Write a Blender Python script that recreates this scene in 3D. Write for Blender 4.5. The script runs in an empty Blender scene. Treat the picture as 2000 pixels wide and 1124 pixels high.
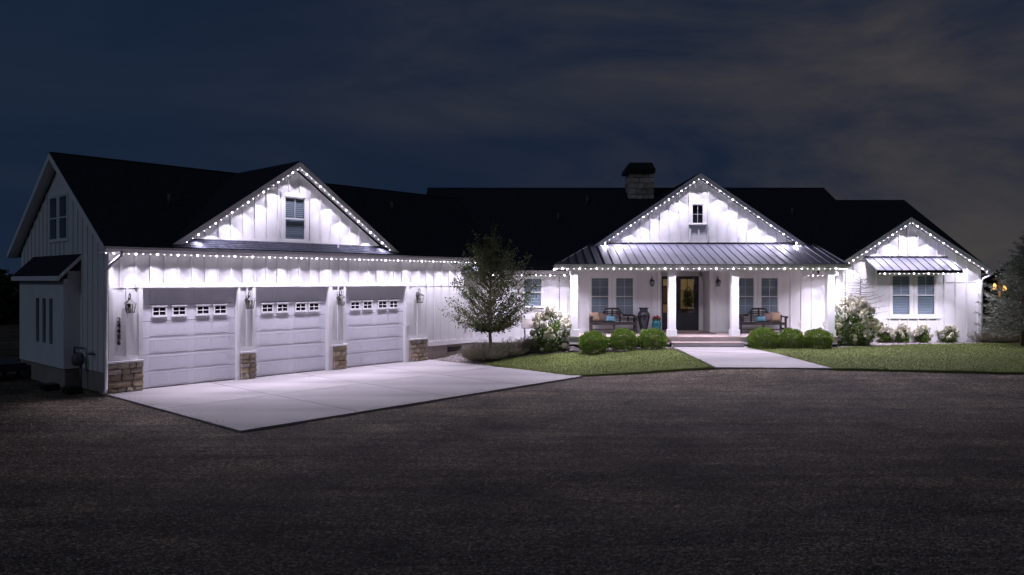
import bpy, bmesh, math, random
import numpy as np
from mathutils import Vector, Matrix, noise
from mathutils.geometry import delaunay_2d_cdt

R = math.radians
rnd = random.Random(7)
rng = np.random.default_rng(11)
SC = bpy.context.scene
COL = SC.collection

# ------------------------------------------------------------------ camera
F_PX, HZ, H = 1450.0, 548.0, 2.94            # focal length in px of a 2000 px wide frame, horizon row, eye height
cam = bpy.data.cameras.new('camera')
cam.sensor_width = 36.0
cam.lens = 36.0 * F_PX / 2000.0
cam.shift_y = -(562.0 - HZ) / 2000.0
cam.clip_end = 3000
cam_o = bpy.data.objects.new('camera', cam)
cam_o.location = (0, 0, H)
cam_o.rotation_euler = (R(90), 0, 0)
COL.objects.link(cam_o)
SC.camera = cam_o

# ------------------------------------------------------------------ night sky
world = bpy.data.worlds.new('World')
SC.world = world
world.use_nodes = True
wn, wl = world.node_tree.nodes, world.node_tree.links
wn.clear()
w_out = wn.new('ShaderNodeOutputWorld')
w_bg = wn.new('ShaderNodeBackground')
w_bg.inputs['Strength'].default_value = 1.0
wl.new(w_bg.outputs[0], w_out.inputs[0])
w_tc = wn.new('ShaderNodeTexCoord')
w_map = wn.new('ShaderNodeMapping')
w_map.inputs['Scale'].default_value = (1.0, 1.6, 4.6)
w_map.inputs['Rotation'].default_value = (0, R(9), 0)
w_map.inputs['Location'].default_value = (3.1, 0.4, 0.3)
wl.new(w_tc.outputs['Generated'], w_map.inputs[0])
w_n1 = wn.new('ShaderNodeTexNoise')
w_n1.inputs['Scale'].default_value = 1.7
w_n1.inputs['Detail'].default_value = 7
w_n1.inputs['Roughness'].default_value = 0.58
w_n1.inputs['Distortion'].default_value = 0.6
wl.new(w_map.outputs[0], w_n1.inputs['Vector'])
w_ramp = wn.new('ShaderNodeValToRGB')
w_ramp.color_ramp.interpolation = 'EASE'
w_ramp.color_ramp.elements[0].position = 0.26
w_ramp.color_ramp.elements[1].position = 0.80
wl.new(w_n1.outputs['Fac'], w_ramp.inputs[0])
# the clear night sky behind the cloud
w_sky = wn.new('ShaderNodeTexSky')
w_sky.sky_type = 'NISHITA'
w_sky.sun_disc = False
w_sky.sun_elevation = R(-6)
w_sky.sun_rotation = R(-120)
w_blue = wn.new('ShaderNodeMix'); w_blue.data_type = 'RGBA'; w_blue.blend_type = 'ADD'
w_blue.inputs[0].default_value = 0.010
w_blue.inputs[6].default_value = (0.0062, 0.0130, 0.0310, 1)
wl.new(w_sky.outputs[0], w_blue.inputs[7])
# broad tint of the cloud: blue to the west, town glow to the east
w_sep = wn.new('ShaderNodeSeparateXYZ')
wl.new(w_tc.outputs['Generated'], w_sep.inputs[0])
w_mr = wn.new('ShaderNodeMapRange')
w_mr.inputs['From Min'].default_value = -0.42
w_mr.inputs['From Max'].default_value = 0.38
wl.new(w_sep.outputs[0], w_mr.inputs[0])
w_cl = wn.new('ShaderNodeMix'); w_cl.data_type = 'RGBA'
w_cl.inputs[6].default_value = (0.0110, 0.0190, 0.0370, 1)
w_cl.inputs[7].default_value = (0.0560, 0.0495, 0.0470, 1)
wl.new(w_mr.outputs[0], w_cl.inputs[0])
w_mix = wn.new('ShaderNodeMix'); w_mix.data_type = 'RGBA'
wl.new(w_ramp.outputs[0], w_mix.inputs[0])
wl.new(w_blue.outputs[2], w_mix.inputs[6])
wl.new(w_cl.outputs[2], w_mix.inputs[7])
wl.new(w_mix.outputs[2], w_bg.inputs['Color'])

# the moon behind the cloud
sun = bpy.data.lights.new('moon', 'SUN')
sun.energy = 0.13
sun.angle = R(12)
sun.color = (0.66, 0.80, 1.0)
sun_o = bpy.data.objects.new('moon', sun)
sun_o.rotation_euler = (R(58), 0, R(-40))
COL.objects.link(sun_o)

SC.view_settings.view_transform = 'Standard'
SC.view_settings.look = 'None'
SC.view_settings.exposure = 0.25
SC.view_settings.gamma = 1.0
SC.view_settings.use_curve_mapping = False
SC.render.engine = 'CYCLES'
SC.cycles.use_denoising = True
try:
    SC.cycles.denoiser = 'OPENIMAGEDENOISE'
except Exception:
    pass
try:
    SC.cycles.denoising_prefilter = 'ACCURATE'
    SC.cycles.denoising_input_passes = 'RGB_ALBEDO_NORMAL'
except Exception:
    pass
SC.cycles.max_bounces = 7
SC.cycles.diffuse_bounces = 4
SC.cycles.glossy_bounces = 3
SC.cycles.transparent_max_bounces = 12
SC.cycles.sample_clamp_indirect = 3.0
SC.cycles.use_light_tree = True

# ------------------------------------------------------------------ materials
def nd(nt, t, **kw):
    n = nt.nodes.new(t)
    for k, v in kw.items():
        n.inputs[k].default_value = v
    return n

def mat(name, col, rough=0.6, metal=0.0, var=0.0, vscale=6.0, bump=0.0, bscale=60.0, obj_var=0.0,
        island_var=0.0, spec=0.4, stretch=None, detail=5, hue=None, transl=0.0):
    m = bpy.data.materials.new(name); m.use_nodes = True
    nt = m.node_tree
    b = nt.nodes['Principled BSDF']
    b.inputs['Roughness'].default_value = rough
    b.inputs['Metallic'].default_value = metal
    b.inputs['Specular IOR Level'].default_value = spec
    col = tuple(col) + (1,)
    tc = nt.nodes.new('ShaderNodeTexCoord')
    vec = tc.outputs['Object']
    if stretch:
        mp = nt.nodes.new('ShaderNodeMapping'); mp.inputs['Scale'].default_value = stretch
        nt.links.new(vec, mp.inputs[0]); vec = mp.outputs[0]
    src = None
    def mul(src, fac_socket, lo, hi):
        mr = nt.nodes.new('ShaderNodeMapRange')
        mr.inputs['To Min'].default_value = lo; mr.inputs['To Max'].default_value = hi
        nt.links.new(fac_socket, mr.inputs[0])
        mx = nt.nodes.new('ShaderNodeMix'); mx.data_type = 'RGBA'; mx.blend_type = 'MULTIPLY'
        mx.inputs[0].default_value = 1.0
        if src is None: mx.inputs[6].default_value = col
        else: nt.links.new(src, mx.inputs[6])
        nt.links.new(mr.outputs[0], mx.inputs[7])
        return mx.outputs[2]
    if var:
        n = nd(nt, 'ShaderNodeTexNoise', Scale=vscale, Detail=detail, Roughness=0.6)
        nt.links.new(vec, n.inputs['Vector'])
        mr0 = nt.nodes.new('ShaderNodeMapRange')
        mr0.inputs['From Min'].default_value = 0.28; mr0.inputs['From Max'].default_value = 0.72
        nt.links.new(n.outputs['Fac'], mr0.inputs[0])
        src = mul(src, mr0.outputs[0], 1 - var, 1 + var)
    if obj_var:
        oi = nt.nodes.new('ShaderNodeObjectInfo')
        src = mul(src, oi.outputs['Random'], 1 - obj_var, 1 + obj_var)
        hs = nt.nodes.new('ShaderNodeHueSaturation')
        mrs = nt.nodes.new('ShaderNodeMapRange'); mrs.inputs['To Min'].default_value = 0.6; mrs.inputs['To Max'].default_value = 1.3
        mm = nt.nodes.new('ShaderNodeMath'); mm.operation = 'FRACT'
        m5 = nt.nodes.new('ShaderNodeMath'); m5.operation = 'MULTIPLY'; m5.inputs[1].default_value = 7.31
        nt.links.new(oi.outputs['Random'], m5.inputs[0]); nt.links.new(m5.outputs[0], mm.inputs[0])
        nt.links.new(mm.outputs[0], mrs.inputs[0]); nt.links.new(mrs.outputs[0], hs.inputs['Saturation'])
        nt.links.new(src, hs.inputs['Color']); src = hs.outputs[0]
    if island_var:
        g = nt.nodes.new('ShaderNodeNewGeometry')
        src = mul(src, g.outputs['Random Per Island'], 1 - island_var, 1 + island_var)
        if hue:
            hs = nt.nodes.new('ShaderNodeMix'); hs.data_type = 'RGBA'
            m5 = nt.nodes.new('ShaderNodeMath'); m5.operation = 'MULTIPLY'; m5.inputs[1].default_value = 5.77
            mm = nt.nodes.new('ShaderNodeMath'); mm.operation = 'FRACT'
            m6 = nt.nodes.new('ShaderNodeMath'); m6.operation = 'POWER'; m6.inputs[1].default_value = 2.0
            nt.links.new(g.outputs['Random Per Island'], m5.inputs[0]); nt.links.new(m5.outputs[0], mm.inputs[0])
            nt.links.new(mm.outputs[0], m6.inputs[0]); nt.links.new(m6.outputs[0], hs.inputs[0])
            nt.links.new(src, hs.inputs[6]); hs.inputs[7].default_value = tuple(hue) + (1,)
            src = hs.outputs[2]
    if src is None: b.inputs['Base Color'].default_value = col
    else: nt.links.new(src, b.inputs['Base Color'])
    if bump:
        n = nd(nt, 'ShaderNodeTexNoise', Scale=bscale, Detail=5, Roughness=0.65)
        nt.links.new(vec, n.inputs['Vector'])
        bp = nd(nt, 'ShaderNodeBump', Strength=bump, Distance=0.02)
        nt.links.new(n.outputs['Fac'], bp.inputs['Height'])
        nt.links.new(bp.outputs[0], b.inputs['Normal'])
    if transl:
        tr = nt.nodes.new('ShaderNodeBsdfTranslucent')
        if src is not None: nt.links.new(src, tr.inputs[0])
        else: tr.inputs[0].default_value = col
        ms = nt.nodes.new('ShaderNodeMixShader'); ms.inputs[0].default_value = transl
        nt.links.new(b.outputs[0], ms.inputs[1]); nt.links.new(tr.outputs[0], ms.inputs[2])
        nt.links.new(ms.outputs[0], nt.nodes['Material Output'].inputs[0])
    return m

def emis(name, col, strength):
    m = bpy.data.materials.new(name); m.use_nodes = True
    nt = m.node_tree; nt.nodes.clear()
    o = nt.nodes.new('ShaderNodeOutputMaterial'); e = nt.nodes.new('ShaderNodeEmission')
    e.inputs[0].default_value = tuple(col) + (1,); e.inputs[1].default_value = strength
    nt.links.new(e.outputs[0], o.inputs[0])
    try: m.cycles.emission_sampling = 'NONE'
    except Exception: pass
    return m

def glass(name, tint=(1, 1, 1), gloss=0.12, rough=0.02):
    m = bpy.data.materials.new(name); m.use_nodes = True
    nt = m.node_tree; nt.nodes.clear()
    o = nt.nodes.new('ShaderNodeOutputMaterial')
    t = nt.nodes.new('ShaderNodeBsdfTransparent'); t.inputs[0].default_value = tuple(tint) + (1,)
    g = nt.nodes.new('ShaderNodeBsdfGlossy'); g.inputs['Roughness'].default_value = rough
    lw = nt.nodes.new('ShaderNodeLayerWeight'); lw.inputs[0].default_value = 0.5
    pw_ = nt.nodes.new('ShaderNodeMath'); pw_.operation = 'POWER'; pw_.inputs[1].default_value = 4.0
    ad = nt.nodes.new('ShaderNodeMath'); ad.operation = 'MULTIPLY_ADD'; ad.inputs[1].default_value = 0.6; ad.inputs[2].default_value = gloss
    nt.links.new(lw.outputs['Facing'], pw_.inputs[0])
    mx = nt.nodes.new('ShaderNodeMixShader')
    nt.links.new(pw_.outputs[0], ad.inputs[0]); nt.links.new(ad.outputs[0], mx.inputs[0])
    nt.links.new(t.outputs[0], mx.inputs[1]); nt.links.new(g.outputs[0], mx.inputs[2])
    nt.links.new(mx.outputs[0], o.inputs[0])
    return m

M = {}
M['siding'] = mat('white_siding', (0.74, 0.735, 0.75), 0.62, var=0.08, vscale=1.1, bump=0.12, bscale=45, stretch=(1, 1, 0.35))
M['trim'] = mat('white_trim', (0.78, 0.77, 0.785), 0.5, var=0.03, vscale=3, bump=0.03)
M['gdoor'] = mat('garage_door_paint', (0.70, 0.70, 0.76), 0.45, var=0.05, vscale=2.0, bump=0.06, bscale=80)
M['shingle'] = mat('asphalt_shingle', (0.030, 0.032, 0.043), 0.95, var=0.35, vscale=9, bump=0.5, bscale=70, island_var=0.25, spec=0.05)
M['metal_roof'] = mat('standing_seam_metal', (0.088, 0.090, 0.122), 0.62, 0.35, var=0.10, vscale=4, stretch=(3, 0.6, 0.6))
M['dark_metal'] = mat('black_metal', (0.018, 0.017, 0.018), 0.45, 0.3)
M['gutter'] = mat('gutter_paint', (0.62, 0.60, 0.62), 0.4)
M['concrete'] = mat('poured_concrete', (0.31, 0.288, 0.295), 0.8, var=0.32, vscale=0.5, bump=0.15, bscale=40, stretch=(0.35, 1.5, 1), detail=8)
M['foundation'] = mat('foundation_concrete', (0.30, 0.27, 0.24), 0.9, var=0.2, vscale=2, bump=0.3, bscale=30)
M['stone'] = mat('quarried_stone', (0.38, 0.315, 0.24), 0.9, var=0.35, vscale=7, bump=0.8, bscale=22, obj_var=0.3)
M['mortar'] = mat('mortar', (0.20, 0.175, 0.15), 0.95, bump=0.4, bscale=60)
M['chimney_stone'] = mat('chimney_stone', (0.46, 0.38, 0.34), 0.9, var=0.3, vscale=6, bump=0.7, bscale=20, obj_var=0.28)
M['dark_void'] = mat('unlit_void', (0.02, 0.02, 0.024), 0.9)  # near-black colour stands for the dark behind windows and under the deck
M['blind'] = mat('window_blind', (0.42, 0.45, 0.48), 0.6)
M['glass'] = glass('window_glass', (0.88, 0.92, 0.95), 0.04)
M['clear'] = glass('clear_glass', (0.9, 0.9, 0.88), 0.03)
M['charcoal'] = mat('charcoal_door_paint', (0.028, 0.030, 0.042), 0.45, bump=0.05)
M['deck'] = mat('deck_boards', (0.36, 0.29, 0.27), 0.7, var=0.15, vscale=5, bump=0.1)
M['riser'] = mat('painted_riser', (0.55, 0.52, 0.53), 0.6, var=0.06, vscale=3)
M['bench'] = mat('dark_stained_wood', (0.040, 0.030, 0.032), 0.5, var=0.2, vscale=10, bump=0.1)
M['pillow_beige'] = mat('beige_linen', (0.42, 0.29, 0.20), 0.9, var=0.08, vscale=20, bump=0.2, bscale=90)
M['pillow_taupe'] = mat('taupe_linen', (0.16, 0.115, 0.10), 0.9, var=0.08, vscale=20, bump=0.2, bscale=90)
M['pillow_rose'] = mat('dusty_rose_linen', (0.25, 0.16, 0.14), 0.9, var=0.08, vscale=20, bump=0.2, bscale=90)
M['pillow_blue'] = mat('pale_blue_linen', (0.17, 0.36, 0.46), 0.9, var=0.06, vscale=20, bump=0.2, bscale=90)
M['urn'] = mat('dark_glazed_clay', (0.022, 0.022, 0.034), 0.22, var=0.25, vscale=6, spec=0.6)
M['teal'] = mat('teal_glazed_clay', (0.010, 0.13, 0.17), 0.3, var=0.3, vscale=9, spec=0.6)
M['soil'] = mat('potting_soil', (0.02, 0.015, 0.012), 1.0)
M['mat'] = mat('woven_doormat', (0.12, 0.085, 0.08), 1.0, var=0.7, vscale=14, bump=0.4, bscale=120)
M['red'] = mat('red_petals', (0.45, 0.015, 0.03), 0.6, island_var=0.3)
M['bark'] = mat('tree_bark', (0.12, 0.09, 0.07), 0.95, var=0.3, vscale=12, bump=0.6, bscale=40)
M['leaf'] = mat('tree_leaf', (0.070, 0.096, 0.042), 0.55, island_var=0.5, hue=(0.16, 0.165, 0.07), transl=0.3, spec=.2)
M['box'] = mat('boxwood_leaf', (0.095, 0.175, 0.028), 0.42, island_var=0.55, hue=(0.24, 0.30, 0.06), transl=0.25)
M['hleaf'] = mat('hydrangea_leaf', (0.075, 0.155, 0.024), 0.5, island_var=0.45, hue=(0.20, 0.23, 0.06), transl=0.25)
M['bloom'] = mat('hydrangea_bloom', (0.82, 0.79, 0.66), 0.8, island_var=0.15, obj_var=0.10, transl=0.15)
M['lav'] = mat('lavender_stem', (0.27, 0.235, 0.19), 0.8, island_var=0.55, hue=(0.20, 0.22, 0.13), transl=0.15)
M['lavtip'] = mat('pale_flower_spike', (0.42, 0.36, 0.36), 0.8, island_var=0.3)
M['spruce'] = mat('blue_spruce_needle', (0.18, 0.20, 0.17), 0.7, island_var=0.4, hue=(0.14, 0.16, 0.10), transl=0.1)
M['darkneedle'] = mat('dark_needle', (0.020, 0.024, 0.022), 0.8, island_var=0.4)
M['farfol'] = mat('far_foliage', (0.03, 0.04, 0.025), 0.9, island_var=0.4)
M['grass'] = mat('lawn_blade', (0.125, 0.155, 0.044), 0.7, island_var=0.14, hue=(0.155, 0.17, 0.06), transl=0.2)
M['lawn'] = mat('lawn_soil_green', (0.120, 0.148, 0.042), 0.95, var=0.20, vscale=.8, bump=0.12, bscale=60, stretch=(.6, 1.6, 1), spec=.1)
M['wood'] = mat('weathered_wood', (0.34, 0.30, 0.29), 0.85, var=0.2, vscale=8, bump=0.3, bscale=30, stretch=(1, 6, 6))
M['wellbrick'] = mat('pale_well_brick', (0.5, 0.46, 0.45), 0.9, island_var=0.25)
M['boulder'] = mat('boulder_stone', (0.10, 0.09, 0.085), 0.9, var=0.3, vscale=5, bump=0.6, bscale=12)
M['meter'] = mat('grey_meter_paint', (0.10, 0.10, 0.11), 0.5)
M['cream'] = mat('cream_plaster', (0.66, 0.58, 0.42), 0.9)
M['led'] = emis('led_lens_bright', (0.95, 0.92, 1.0), 20)
M['led_dim'] = emis('led_lens', (0.95, 0.92, 1.0), 11)
M['amber'] = emis('amber_lamp_glass', (1.0, 0.52, 0.12), 4)
M['warmglobe'] = emis('foyer_lamp_globe', (1.0, 0.75, 0.42), 3)

def ground_mat(name, base, dark, light, scale, bump, patch=0.35):
    m = bpy.data.materials.new(name); m.use_nodes = True
    nt = m.node_tree; b = nt.nodes['Principled BSDF']
    b.inputs['Roughness'].default_value = 0.95; b.inputs['Specular IOR Level'].default_value = 0.15
    tc = nt.nodes.new('ShaderNodeTexCoord')
    v = nd(nt, 'ShaderNodeTexVoronoi', Scale=scale); v.feature = 'F1'
    nt.links.new(tc.outputs['Object'], v.inputs['Vector'])
    sep = nt.nodes.new('ShaderNodeSeparateColor'); nt.links.new(v.outputs['Color'], sep.inputs[0])
    rp = nt.nodes.new('ShaderNodeValToRGB')
    e = rp.color_ramp.elements
    e[0].color = tuple(dark) + (1,); e[1].color = tuple(light) + (1,)
    k = rp.color_ramp.elements.new(0.72); k.color = tuple(base) + (1,)
    nt.links.new(sep.outputs[0], rp.inputs[0])
    n = nd(nt, 'ShaderNodeTexNoise', Scale=0.55, Detail=7, Roughness=0.62)
    nt.links.new(tc.outputs['Object'], n.inputs['Vector'])
    mr = nt.nodes.new('ShaderNodeMapRange')
    mr.inputs['From Min'].default_value = 0.3; mr.inputs['From Max'].default_value = 0.7
    mr.inputs['To Min'].default_value = 1 - patch; mr.inputs['To Max'].default_value = 1 + patch
    nt.links.new(n.outputs['Fac'], mr.inputs[0])
    mx = nt.nodes.new('ShaderNodeMix'); mx.data_type = 'RGBA'; mx.blend_type = 'MULTIPLY'; mx.inputs[0].default_value = 1
    nt.links.new(rp.outputs[0], mx.inputs[6]); nt.links.new(mr.outputs[0], mx.inputs[7])
    mp = nt.nodes.new('ShaderNodeMapping'); mp.inputs['Scale'].default_value = (.16, 1.5, 1); mp.inputs['Rotation'].default_value = (0, 0, R(7))
    nt.links.new(tc.outputs['Object'], mp.inputs[0])
    n3 = nd(nt, 'ShaderNodeTexNoise', Scale=1.6, Detail=6, Roughness=0.6, Distortion=.8); nt.links.new(mp.outputs[0], n3.inputs['Vector'])
    tr = nt.nodes.new('ShaderNodeValToRGB'); tr.color_ramp.elements[0].position = .34; tr.color_ramp.elements[1].position = .68
    tr.color_ramp.elements[0].color = (.55, .56, .60, 1); tr.color_ramp.elements[1].color = (1.45, 1.38, 1.25, 1)
    nt.links.new(n3.outputs['Fac'], tr.inputs[0])
    mx2 = nt.nodes.new('ShaderNodeMix'); mx2.data_type = 'RGBA'; mx2.blend_type = 'MULTIPLY'; mx2.inputs[0].default_value = patch * 1.6
    nt.links.new(mx.outputs[2], mx2.inputs[6]); nt.links.new(tr.outputs[0], mx2.inputs[7])
    nt.links.new(mx2.outputs[2], b.inputs['Base Color'])
    n2 = nd(nt, 'ShaderNodeTexNoise', Scale=3.0, Detail=9, Roughness=0.75)
    nt.links.new(tc.outputs['Object'], n2.inputs['Vector'])
    b1 = nd(nt, 'ShaderNodeBump', Strength=bump * 0.8, Distance=0.12); nt.links.new(n2.outputs['Fac'], b1.inputs['Height'])
    b2 = nd(nt, 'ShaderNodeBump', Strength=bump, Distance=0.02)
    nt.links.new(v.outputs['Distance'], b2.inputs['Height']); b2.invert = True
    nt.links.new(b1.outputs[0], b2.inputs['Normal'])
    nt.links.new(b2.outputs[0], b.inputs['Normal'])
    return m
M['gravel'] = ground_mat('drive_gravel', (0.125, 0.100, 0.075), (0.034, 0.028, 0.023), (0.34, 0.285, 0.235), 34, 1.0, 0.6)
M['bedgravel'] = ground_mat('bed_gravel', (0.17, 0.145, 0.145), (0.06, 0.05, 0.05), (0.38, 0.34, 0.35), 24, 0.9, 0.15)

# ------------------------------------------------------------------ mesh helpers
class MB:
    def __init__(self):
        self.v = []; self.f = []
    def add(self, vs, fs):
        o = len(self.v)
        self.v += [tuple(x) for x in vs]
        self.f += [tuple(i + o for i in f) for f in fs]
        return self
    def hexa(self, p):
        """eight corners: bottom ring 0-3, top ring 4-7"""
        return self.add(p, [(3, 2, 1, 0), (4, 5, 6, 7), (0, 1, 5, 4), (1, 2, 6, 5), (2, 3, 7, 6), (3, 0, 4, 7)])
    def box(self, fr, a, b):
        (x0, y0, z0), (x1, y1, z1) = a, b
        P = [(x0, y0, z0), (x1, y0, z0), (x1, y1, z0), (x0, y1, z0), (x0, y0, z1), (x1, y0, z1), (x1, y1, z1), (x0, y1, z1)]
        return self.hexa([fr(*q) for q in P])
    def prism(self, ring_a, ring_b):
        n = len(ring_a)
        fs = [tuple(range(n - 1, -1, -1)), tuple(range(n, 2 * n))]
        fs += [(i, (i + 1) % n, n + (i + 1) % n, n + i) for i in range(n)]
        return self.add(list(ring_a) + list(ring_b), fs)
    def slab(self, poly, th):
        """planar polygon extruded straight down by th"""
        top = [Vector(p) for p in poly]
        bot = [p - Vector((0, 0, th)) for p in top]
        return self.prism(bot, top)
    def tube(self, pts, rads, seg=8, cap=True):
        pts = [Vector(p) for p in pts]
        if not hasattr(rads, '__len__'): rads = [rads] * len(pts)
        o = len(self.v)
        up = None
        for i, p in enumerate(pts):
            t = (pts[min(i + 1, len(pts) - 1)] - pts[max(i - 1, 0)])
            if t.length < 1e-9: t = Vector((0, 0, 1))
            t.normalize()
            if up is None or abs(up.dot(t)) > 0.98:
                up = Vector((1, 0, 0)) if abs(t.x) < 0.8 else Vector((0, 1, 0))
            a = t.cross(up).normalized(); b = t.cross(a).normalized()
            up = a.cross(t)
            for k in range(seg):
                an = 2 * math.pi * k / seg
                self.v.append(tuple(p + (a * math.cos(an) + b * math.sin(an)) * rads[i]))
        for i in range(len(pts) - 1):
            for k in range(seg):
                k2 = (k + 1) % seg
                self.f.append((o + i * seg + k, o + i * seg + k2, o + (i + 1) * seg + k2, o + (i + 1) * seg + k))
        if cap:
            self.f.append(tuple(o + k for k in range(seg - 1, -1, -1)))
            e = o + (len(pts) - 1) * seg
            self.f.append(tuple(e + k for k in range(seg)))
        return self
    def lathe(self, c, prof, seg=24):
        c = Vector(c); o = len(self.v)
        for r, z in prof:
            for k in range(seg):
                an = 2 * math.pi * k / seg
                self.v.append((c.x + r * math.cos(an), c.y + r * math.sin(an), c.z + z))
        for i in range(len(prof) - 1):
            for k in range(seg):
                k2 = (k + 1) % seg
                self.f.append((o + i * seg + k, o + i * seg + k2, o + (i + 1) * seg + k2, o + (i + 1) * seg + k))
        self.f.append(tuple(o + k for k in range(seg - 1, -1, -1)))
        e = o + (len(prof) - 1) * seg
        self.f.append(tuple(e + k for k in range(seg)))
        return self
    def build(self, name, m, parent=None, smooth=False, bevel=0.0, org=None):
        v = np.array(self.v, dtype=float)
        if org is None:
            lo, hi = v.min(0), v.max(0)
            org = Vector(((lo[0] + hi[0]) / 2, (lo[1] + hi[1]) / 2, lo[2]))
        org = Vector(org)
        me = bpy.data.meshes.new(name)
        me.from_pydata([tuple(Vector(p) - org) for p in self.v], [], self.f)
        me.update()
        if bevel or True:
            bm = bmesh.new(); bm.from_mesh(me)
            bmesh.ops.recalc_face_normals(bm, faces=bm.faces)
            if bevel:
                bmesh.ops.bevel(bm, geom=list(bm.edges), offset=bevel, segments=2, affect='EDGES', clamp_overlap=True)
            bm.to_mesh(me); bm.free()
        return link(name, me, m, parent, org, smooth)

WORLD = {}
def link(name, me, m, parent, org, smooth=False):
    if m is not None and not me.materials: me.materials.append(M[m] if isinstance(m, str) else m)
    if smooth:
        me.polygons.foreach_set('use_smooth', [True] * len(me.polygons))
    o = bpy.data.objects.new(name, me)
    COL.objects.link(o)
    po = Vector((0, 0, 0))
    if parent is not None:
        o.parent = parent; po = WORLD[parent.name]
    o.location = Vector(org) - po
    WORLD[o.name] = Vector(org)
    return o

def empty(name, loc, label=None, cat=None, group=None, parent=None):
    o = bpy.data.objects.new(name, None); COL.objects.link(o)
    o.empty_display_size = 0.2
    po = Vector((0, 0, 0))
    if parent is not None: o.parent = parent; po = WORLD[parent.name]
    o.location = Vector(loc) - po
    WORLD[o.name] = Vector(loc)
    if label: tag(o, label, cat, group)
    return o

def tag(o, label, cat, group=None):
    o['label'] = label; o['category'] = cat
    if group: o['group'] = group
    return o

def kind(o, k):
    o['kind'] = k
    return o

def npmesh(name, verts, faces):
    """verts (N,3), faces (K,3|4) arrays -> mesh"""
    me = bpy.data.meshes.new(name)
    verts = np.asarray(verts, dtype=np.float32); faces = np.asarray(faces, dtype=np.int32)
    k = faces.shape[1]
    me.vertices.add(len(verts)); me.vertices.foreach_set('co', verts.ravel())
    me.loops.add(faces.size); me.loops.foreach_set('vertex_index', faces.ravel())
    me.polygons.add(len(faces))
    me.polygons.foreach_set('loop_start', np.arange(0, faces.size, k, dtype=np.int32))
    me.update(calc_edges=True)
    return me

# ------------------------------------------------------------------ frames
TH = R(48)
D = Vector((math.cos(TH), math.sin(TH), 0)); N = Vector((-math.sin(TH), math.cos(TH), 0))
P0 = Vector((-9.92, 19.92, 0))
def G(s, p, z):            # garage wing: s along the door wall, p into the wing
    return P0 + D * s + N * p + Vector((0, 0, z))
def W(x, y, z):            # main house, square to the street
    return Vector((x, y, z))

def sstep(a, b, t):
    t = min(1.0, max(0.0, (t - a) / (b - a)))
    return t * t * (3 - 2 * t)
APR = Vector((-3.01, 26.98, 0))
def ground_z(x, y):
    t = (x - APR.x) * D.x + (y - APR.y) * D.y
    z = -0.045 + 0.545 * sstep(0.1, 5.2, t) * sstep(18.5, 26.2, y)
    if 3 < y < 24 and abs(x) < 24:           # ruts and low swells of the gravel drive
        z += 0.022 * noise.noise((x * .22, y * .9, 3.1)) * sstep(24, 20, y) + 0.012 * noise.noise((x * .8, y * 1.7, 9.0)) * sstep(24, 20, y)
    return z
def gpt(px, py):
    """where the sight line through a photograph pixel meets the ground"""
    u, v = (px - 1000) / F_PX, (py - HZ) / F_PX
    lo, hi = 4.0, 60.0
    y = lo
    while y < hi:
        if H - v * y <= ground_z(u * y, y): break
        y += 0.02
    return Vector((u * y, y, ground_z(u * y, y)))

# ------------------------------------------------------------------ ground, slabs, lawns
def grid_lines(a, b, st, outer):
    g = list(np.arange(a, b + 1e-6, st))
    return [-x for x in reversed(outer)] + g + outer
xs = [-900, -300, -120, -60] + list(np.arange(-34, -18.01, 0.5)) + list(np.arange(-18, 20, 0.25)) + list(np.arange(20, 40.01, 0.5)) + [60, 120, 300, 900]
ys = [-60, -20] + list(np.arange(0, 6, 0.5)) + list(np.arange(6, 24, 0.2)) + list(np.arange(24, 46.01, 0.5)) + [60, 100, 200, 500, 1400]
vv = [(x, y, ground_z(x, y)) for y in ys for x in xs]
nx = len(xs)
ff = [(j * nx + i, j * nx + i + 1, (j + 1) * nx + i + 1, (j + 1) * nx + i) for j in range(len(ys) - 1) for i in range(nx - 1)]
ground = link('ground', npmesh('ground', vv, ff), 'gravel', None, (0, 0, 0), True)
kind(ground, 'structure')

def sheet(name, poly, m, lift, step=0.3, jitter=0.0, skirt=0.0):
    """an area of ground cover: polygon filled with points, following the ground"""
    pts = [Vector((p[0], p[1])) for p in poly]
    dense = []
    for a, b in zip(pts, pts[1:] + pts[:1]):
        k = max(1, int((b - a).length / step))
        for i in range(k):
            q = a.lerp(b, i / k)
            dense.append(q + Vector((rnd.uniform(-jitter, jitter), rnd.uniform(-jitter, jitter))))
    n = len(dense)
    lo = (min(p.x for p in dense), min(p.y for p in dense)); hi = (max(p.x for p in dense), max(p.y for p in dense))
    inner = []
    x = lo[0]
    while x < hi[0]:
        y = lo[1]
        while y < hi[1]:
            if inside(dense, x, y): inner.append(Vector((x, y)))
            y += step
        x += step
    r = delaunay_2d_cdt(dense + inner, [(i, (i + 1) % n) for i in range(n)], [list(range(n))], 1, 1e-4)
    V = [(p.x, p.y, ground_z(p.x, p.y) + lift) for p in r[0]]
    Fc = [tuple(f) for f in r[2]]
    me = bpy.data.meshes.new(name); me.from_pydata(V, [], Fc); me.update()
    if skirt:
        bm = bmesh.new(); bm.from_mesh(me)
        be = [e for e in bm.edges if e.is_boundary]
        ex = bmesh.ops.extrude_edge_only(bm, edges=be)
        for g in ex['geom']:
            if isinstance(g, bmesh.types.BMVert): g.co.z -= skirt
        bmesh.ops.recalc_face_normals(bm, faces=bm.faces)
        bm.to_mesh(me); bm.free()
    o = link(name, me, m, None, (0, 0, 0), True)
    kind(o, 'structure')
    return o, dense

def inside(poly, x, y):
    c = False; n = len(poly); j = n - 1
    for i in range(n):
        a, b = poly[i], poly[j]
        if (a[1] > y) != (b[1] > y) and x < (b[0] - a[0]) * (y - a[1]) / (b[1] - a[1]) + a[0]: c = not c
        j = i
    return c

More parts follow.
